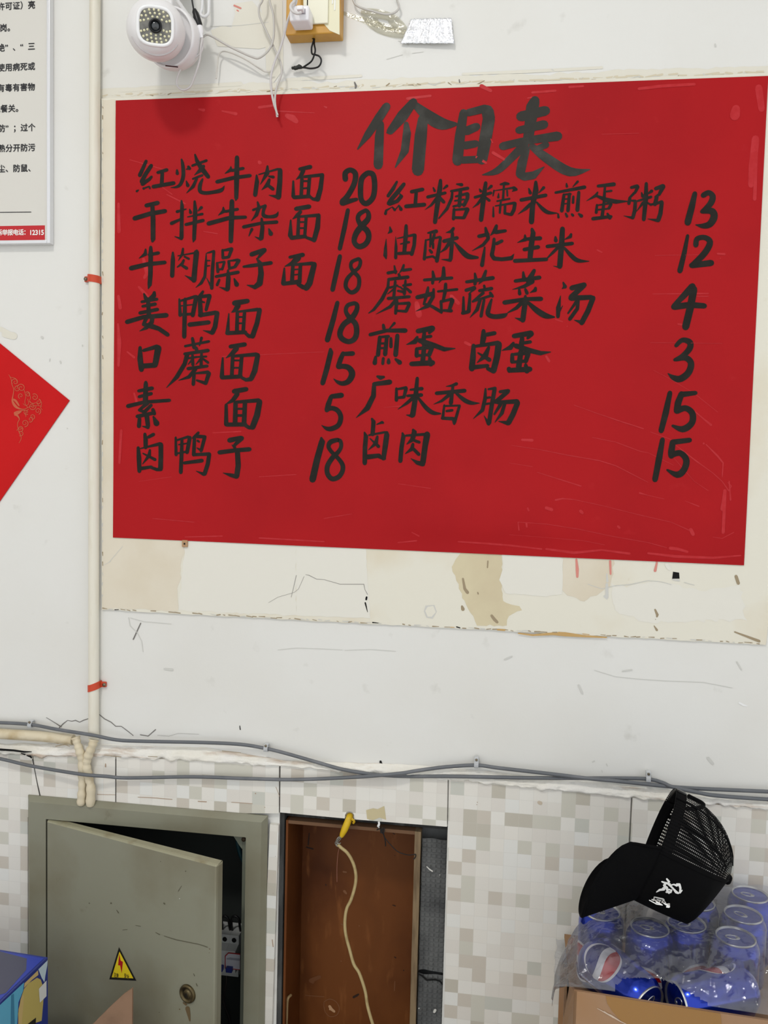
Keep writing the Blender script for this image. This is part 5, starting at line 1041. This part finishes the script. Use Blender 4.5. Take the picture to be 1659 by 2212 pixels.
# ------------------------------------------------------------------ drink cans
CZT = .885
A_ = Pz(1240, 2140, CZT); B_ = Pz(1659, 2205, CZT)
blue = mat('can_blue', (22, 52, 170), .22, metal=.75, coat=.5)
alu = mat('aluminium', (206, 206, 204), .28, metal=.9)
can_red = mat('can_red', (196, 30, 40), .25, metal=.4, coat=.4); can_white = mat('can_white', (222, 220, 222), .3, metal=.3, coat=.3); can_print = mat('can_print_grey', (70, 74, 84), .35)
def logo_mesh(mb, r0):
    """round emblem wrapped on the can: red top, white wave, blue foot, white rim"""
    R_, zc_ = .027, .043
    def cm(u, v, e=0): a = u/r0; return Vector(((r0+e)*math.cos(a), (r0+e)*math.sin(a), zc_+v))
    def wave(u): return .0035*math.sin(u/R_*2.6)
    n = 26
    for i in range(n):
        u0, u1 = R_*(2*i/n-1), R_*(2*(i+1)/n-1)
        def col(lo, hi, mi, e):
            mb.add([cm(u0, lo(u0), e), cm(u1, lo(u1), e), cm(u1, hi(u1), e), cm(u0, hi(u0), e)], [(0, 1, 2, 3)], mi)
        h = lambda u: math.sqrt(max(0, R_*R_-u*u))
        col(lambda u: -h(u)*1.07, lambda u: h(u)*1.07, 1, .0002)
        rr_ = lambda u: max(0, h(u)-.0016)
        col(lambda u: min(rr_(u), wave(u)+.0055), rr_, 0, .0004)
        col(lambda u: -rr_(u), lambda u: max(-rr_(u), wave(u)-.0055), 2, .0004)
def can_parts():
    body = MB(); body.lathe([(.0, .006), (.018, .003), (.0235, .0004), (.026, .003), (.0318, .0115), (.033, .015), (.033, .097), (.0322, .1025), (.0285, .1105), (.0272, .1125)], 40)
    lid = MB(); lid.lathe([(.0272, .1122), (.0276, .1140), (.0270, .1152), (.0260, .1150), (.0246, .1105), (.0232, .1100), (.0, .1106)], 40)
    tab = MB(); tab.tube([Vector((.0065*math.cos(a)*.8, -.004+.0095*math.sin(a), .1122)) for a in [2*math.pi*k/18 for k in range(18)]], .0011, 8, closed=True)
    tab.lathe([(.003, .1105), (.003, .1128), (0, .1132)], 14, Matrix.Translation((0, .003, 0)))
    lg = MB(); logo_mesh(lg, .0331)
    pr_ = MB()
    for k in range(3): 
        a0 = 1.1+k*.22
        for (du0, du1, z0_, z1_) in ((0, .13, .050, .053), (0, .13, .060, .063), (.05, .08, .046, .068)):
            pr_.add([((.0333)*math.cos(a0+d_), .0333*math.sin(a0+d_), z_) for d_, z_ in ((du0, z0_), (du1, z0_), (du1, z1_), (du0, z1_))], [(0, 1, 2, 3)])
    return body, lid, tab, lg, pr_
CANS = {}
def make_can(label, M):
    global CANS
    root = bpy.data.objects.new('drink_can', None); C.objects.link(root); root.empty_display_size = .02; ORG[root.name] = Vector()
    if not CANS:
        b, l, tb, lg, pr_ = can_parts()
        kids = [b.build('can_body', blue, root, True), l.build('lid', alu, root, True), tb.build('pull_tab', alu, root, True), lg.build('emblem', [can_red, can_white, mat('can_deep_blue', (16, 34, 120), .25, metal=.5)], root)]
        CANS['kids'] = kids
    else:
        for k_ in CANS['kids']:
            o = k_.copy(); C.objects.link(o); o.parent = root
    root.matrix_world = M; root['label'] = label; root['category'] = 'can'; root['group'] = 'blue drink cans in the wrapped carton'
    return root
e1, e2, b0 = (.927, .375), (-.375, .927), (.362, .12)
def pack(a, b, z): return Vector((b0[0]+a*e1[0]+b*e2[0], -(b0[1]+a*e1[1]+b*e2[1]), z))
ZT = .930; zb0 = ZT-.1152
up_cans = [(0, -1, -1.9, 'upright blue can farthest back at the right edge, by the tiles'), (0, 0, -2.3, 'upright blue can second in the right-edge column, lid clearly seen'),
           (0, 1, -1.7, 'upright blue can nearest in the right-edge column, lid clearly seen'), (-1, 0, -1.5, 'upright blue can whose lid peeks out beside the cap crown'),
           (-1, 1, -1.15, 'upright blue can under the film below the cap crown, red emblem showing'), (-1.64, 1.58, -1.9, 'upright blue can under the film below the cap lettering'), (-2.72, 1.5, -2.6, 'upright blue can at the left of the pack under the cap brim')]
for i, j, ry, lab in up_cans:
    M = Matrix.Translation(pack(i*.0672, j*.072, zb0)) @ Matrix.Rotation(ry, 4, 'Z'); make_can(lab, M)
def lying(lidc, n, roll, label):
    n = Vector(n).normalized(); M = place(lidc-n*.1152, n) @ Matrix.Rotation(roll, 4, 'Z'); make_can(label, M)
lying(P(1403, 2173, .275), (.62, -.76, -.12), 2.3, 'lying blue can at left of the film hole, red and white emblem on its side')
lying(P(1459, 2166, .272), (-.93, -.37, -.05), 2.2, 'lying blue can in the film hole, lid and pull tab turned to the left')

# open carton under the cans
cd1 = (B_-A_); cd1.z = 0; cd1.normalize(); cd2 = Vector((-cd1.y, cd1.x, 0))
if cd2.y < 0: cd2 = -cd2
def cp(a, d, z): p = A_+cd1*a+cd2*d; return Vector((p.x, p.y, z))
CWd, CDp = .40, 0.0
dl = (-A_.y-.015)/cd2.y
tn = .004
cbx = thing('cardboard_carton', 'open brown cardboard carton with shiny tape, holding the wrapped cans', 'box', tuple(cp(0, 0, LZ)))
kraft = mat('kraft_board', (158, 124, 94), .6, var=((156, 118, 82), 15, .45, .7)); kraft_in = mat('kraft_inside', (150, 116, 84), .7)
zc0 = LZ+.0006
mb = MB(); mb.prism([cp(0, 0, zc0), cp(CWd, 0, zc0), cp(CWd, 0, CZT), cp(0, 0, CZT)], cd2*tn); fp = mb.build('front_panel', kraft, cbx)
mb = MB(); mb.prism([cp(0, 0, zc0), cp(0, 0, CZT), cp(-.006, .03, CZT-.012), cp(-.012, .07, .80), cp(-.012, .12, .77), cp(-.012, dl, .76), cp(-.012, dl, zc0)], cd1*tn); mb.build('side_panel', kraft, cbx)
mb = MB(); mb.prism([cp(CWd, 0, zc0), cp(CWd, 0, CZT), cp(CWd, dl, .76), cp(CWd, dl, zc0)], cd1*tn); mb.build('side_panel', kraft, cbx)
mb = MB(); mb.prism([cp(-.02, dl, zc0), cp(CWd, dl, zc0), cp(CWd, dl, .76), cp(-.02, dl, .76)], -cd2*tn); mb.build('back_panel', kraft, cbx)
mb = MB(); mb.prism([cp(.004, .004, zb0-.006), cp(CWd, .004, zb0-.006), cp(CWd, dl-.004, zb0-.006), cp(-.015, dl-.004, zb0-.006)], (0, 0, .0055)); mb.build('inner_tray', kraft_in, cbx)
def cpx(px, py, o=.0005): return Pn(px, py, A_-cd2*o, cd2)
mb = MB(); edge_z = lambda a: cp(a, -.0006, CZT+.0005)
aL, aR = (cpx(1308, 2160)-A_).dot(cd1), (cpx(1556, 2195)-A_).dot(cd1)
lft_c = [(1308, 2150), (1312, 2168), (1322, 2184), (1338, 2202), (1352, 2216), (1360, 2300)]
pts = [cp(aL, -.0006, CZT)]+[cpx(*q, .0006) for q in lft_c[1:]]+[cpx(1560, 2320, .0006), cpx(1560, 2225, .0006), cp(aR, -.0006, CZT)]
mb.poly(pts); o = mb.build('brown_tape', mat('packing_tape', (150, 108, 52), .12, spec=.6, coat=.4), fp); o['label'] = 'glossy brown packing tape'
mb = MB()
strokes(mb, '1290,2178,1 1312,2190,2.5 1320,2194,4 1340,2206,2 1365,2218,1; 1305,2184,1 1314,2191,2 1325,2198,3', (0, 0, 1), lambda x, y: cpx(x, y, .0008)); mb.build('film_scrap', mat('scrap_white', (200, 180, 160), .3), fp)

# clear shrink film over the pack
film = film_mat('clear_film', (236, 238, 243), .15, .05, (75, .8))
def up_h(x, y):
    return ZT+.004
def film_pt(u, v):
    a = -.028+u*.415; d = dl*v
    front = min(1, max(0, (d+.001)/.075)); leftr = min(1, max(0, (a+.028)/.075))
    al = a+.028-max(0, d-.125)*.9
    leftr = min(1, max(0, al/.07))
    S = (front**.42)*(leftr**.45)
    zlow = CZT+.0005-.085*min(1, d/.09)*(1-leftr)
    z = zlow+(ZT+.0045-zlow)*S
    p = cp(a, d, 0)
    n1 = noise.noise((a*26+d*10, d*22-a*6, 1.5)); n2 = 1-abs(noise.noise((a*34-d*20, d*30+a*8, 4.2)))*2
    n3 = 1-abs(noise.noise((a*60+d*45, d*70-a*30, 8.8)))*2
    amp = .0065*math.sin(math.pi*min(1, max(0, front)))+.0022
    lip = .0 if d > .002 else 1
    zz = z+(amp*n1+.0085*max(0, n2-.35)*(0.35+.65*(1-abs(2*S-1)))+.004*max(0, n3-.5)) * (0 if d < .001 else 1)
    bul = -.012*(1-front)*math.sin(math.pi*min(1, leftr)) if d > .001 else -.003
    p = p+cd2*bul*(.4+.6*noise.noise((a*18, 2, 0))**2)
    if a < -.01: p = p+cd1*(.004*noise.noise((d*30, z*20, 6)))
    return Vector((p.x, min(p.y, -.012), min(zz, ZT+.0075)))
hole = [(1322, 2170), (1328, 2138), (1344, 2114), (1380, 2112), (1425, 2114), (1452, 2124), (1478, 2138), (1515, 2158), (1538, 2176), (1552, 2200), (1556, 2222), (1440, 2215), (1340, 2190)]
def inside(x, y, pg):
    r = False; j = len(pg)-1
    for i in range(len(pg)):
        if (pg[i][1] > y) != (pg[j][1] > y) and x < (pg[j][0]-pg[i][0])*(y-pg[i][1])/(pg[j][1]-pg[i][1])+pg[i][0]: r = not r
        j = i
    return r
def keepf(u, v): 
    return not (inside(*proj(film_pt(u, v)), hole) and v < .5)
mb = MB(); mb.grid(film_pt, 230, 170, 0, keepf)
tag(mb.build('plastic_film', film, None, True), 'crinkled clear plastic film wrapped over the blue cans, torn at front', 'film')

# ------------------------------------------------------------------ black mesh cap
cloth = mat('black_twill', (7, 7, 8), .85, spec=.08, bump=(900, .1)); net = mesh_cloth_mat()
cu = Vector((.92, -.15, -.34)).normalized(); f0 = Vector((-.25, -.52, -.77)); cf = (f0-cu*f0.dot(cu)).normalized(); cs = cu.cross(cf)
RC = P(1413, 1820, .165)
RA, RB, HH = .085, .073, .109
def prf(phi, t):
    t = min(.9999, max(0, t)); dome = (1-t**2.5)**(1/2.1); k = max(0, min(1, (math.cos(phi)-.1)/.6)); k = k*k*(3-2*k)
    ang = 1-.05*(t/.70)**2 if t < .70 else .95*(1-((t-.70)/.30)**1.25)
    return dome*(1-k)+ang*k
def crown(phi, t, ex=0.0):
    pr2 = prf(phi, t)
    x = (RA+ex)*math.cos(phi)*pr2; y = (RB+ex)*math.sin(phi)*pr2
    return RC+cf*x+cs*y+cu*((HH+ex)*t)
cap = thing('baseball_cap', 'black cap with white lettering and net back, lying on the wrapped cans', 'cap', tuple(RC))
SE = math.radians(73)
mb = MB(); mb.grid(lambda u, v: crown(-SE+2*SE*u, v*.985), 44, 24); fpn = mb.build('front_panel', cloth, cap, True, solid=.0018)
uvs = []; mb = MB()
NU, NV = 96, 36
def backp(u, v): return crown(SE+(2*math.pi-2*SE)*u, v*.985)
def keepb(u, v):
    du_ = abs(u-.5)*(2*math.pi-2*SE); w_ = .50
    return not (.16 < v < .16+.27*math.sqrt(max(0, 1-(du_/w_)**2)) and du_ < w_)
mb.grid(backp, NU, NV, 0, keepb)
for j in range(NV+1):
    for i in range(NU+1): uvs.append((i/NU*62*(1 if True else 0), j/NV*44))
mb.build('net_back', net, cap, True, uvs=uvs)
def band(phi0, phi1, t0, t1, n, ex, name, m=cloth, lab=None):
    mb = MB(); mb.grid(lambda u, v: crown(phi0+(phi1-phi0)*u, t0+(t1-t0)*v, ex), n, 3); o = mb.build(name, m, cap, True, solid=.002); return o
band(SE, math.pi-.50, 0, .14, 20, -.0012, 'sweatband'); band(math.pi+.50, 2*math.pi-SE, 0, .14, 20, -.0012, 'sweatband')
band(math.pi-.52, math.pi+.52, .015, .13, 14, .0005, 'snap_strap', mat('snap_black', (16, 16, 17), .35))
for ph in (SE, -SE, math.radians(135), math.radians(-135), math.pi):
    mb = MB(); t0_ = .0 if abs(abs(ph)-math.pi) > .1 else .46
    w2 = .055
    mb.grid(lambda u, v: crown(ph+(u-.5)*w2*(1.0/(1.05-min(.95, t0_+(.97-t0_)*v))**.4), t0_+(.97-t0_)*v, .0006), 3, 22); mb.build('seam_tape', cloth, cap, True, solid=.0012)
mb = MB(); pth = []
for k in range(25):
    q_ = -1+2*k/24; du_ = q_*.50; v_ = .16+.27*math.sqrt(max(0, 1-q_*q_)); pth.append(crown(math.pi+du_, v_*.985, .0008))
mb.tube(pth, .0032, 8); mb.build('opening_binding', cloth, cap, True)
mb = MB(); mb.lathe([(.0075, -.001), (.0072, .002), (.005, .0042), (0, .005)], 20, place(RC+cu*HH, cu)); mb.build('top_button', cloth, cap, True)
# brim: bent down hard, curved side to side
dl_ = math.radians(51); bdv = cf*math.cos(dl_)-cu*math.sin(dl_); PB = math.radians(76)
def brim(u, v):
    ph = -PB+2*PB*u; r = crown(ph, .004, -.0005)
    L_ = .080*max(0, math.cos(ph*math.pi/2/PB))**.27
    de = math.radians(46+36*(abs(ph)/PB)**1.4)
    p = r+(cf*math.cos(de)-cu*math.sin(de))*(L_*v)
    p = p+cs*(math.sin(ph)*.004*v)
    return p
mb = MB(); mb.grid(brim, 60, 14); mb.build('brim', cloth, cap, True, solid=.0034)
mb = MB(); mb.tube([brim(k/40, 1) for k in range(41)], .0022, 8); mb.build('brim_edge', cloth, cap, True)
# embroidery: strokes laid on the crown, where the pixel ray meets it
def on_crown(px, py):
    d = ray(px, py).normalized(); best = None
    for it in range(60):
        s_ = .9+it*.008
        p = CAM+d*s_; q = p-RC; t_ = q.dot(cu)/HH
        if 0 <= t_ < 1:
            x = q.dot(cf)/RA; y = q.dot(cs)/RB; pr2 = prf(math.atan2(y, x), t_)
            g_ = math.hypot(x, y)-pr2
            if g_ < 0:
                lo, hi = s_-.008, s_
                for _ in range(18):
                    m_ = (lo+hi)/2; q = CAM+d*m_-RC; t2 = min(.999, max(0, q.dot(cu)/HH)); x = q.dot(cf)/RA; y = q.dot(cs)/RB
                    if math.hypot(x, y)-prf(math.atan2(y, x), t2) < 0: hi = m_
                    else: lo = m_
                return CAM+d*(lo-.0016)
    return CAM+d*1.2
KC = (1230, 1700, 4.254)
emb = mat('white_thread', (226, 226, 224), .6)
for s in ('''895,845,14 915,870,18 905,890,14; 850,870,12 880,882,18 925,892,14; 890,880,16 870,905,18 900,925,14; 905,890,14 930,910,16 955,935,14 980,965,22 1000,975,16; 865,900,10 880,925,20 860,930,16; 800,965,8 830,945,18 870,940,20; 885,915,14 900,950,18 915,975,14; 890,965,14 930,965,18 940,945,12; 935,900,10 960,895,12 985,905,18 1000,900,14; 985,890,10 1010,895,20 1020,930,18 1015,965,14; 1015,970,18 1035,950,10; 895,935,10 925,945,12''',
          '''780,1010,8 775,1040,10; 785,1012,10 860,1030,12 870,1040,12; 865,1035,12 850,1060,10; 760,1035,10 790,1042,10 845,1080,10; 735,1040,7 800,1075,9 855,1085,7; 790,1035,8 800,1060,10 830,1070,8; 805,1035,8 840,1045,10; 830,1040,8 825,1070,10; 860,1060,8 880,1075,12 900,1085,14; 890,1078,14 915,1075,16 912,1098,22 895,1100,14; 870,1045,8 885,1065,8'''):
    mb = MB(); strokes(mb, s, KC, on_crown); o = mb.build('embroidery', emb, cap); o['label'] = 'white embroidered character'
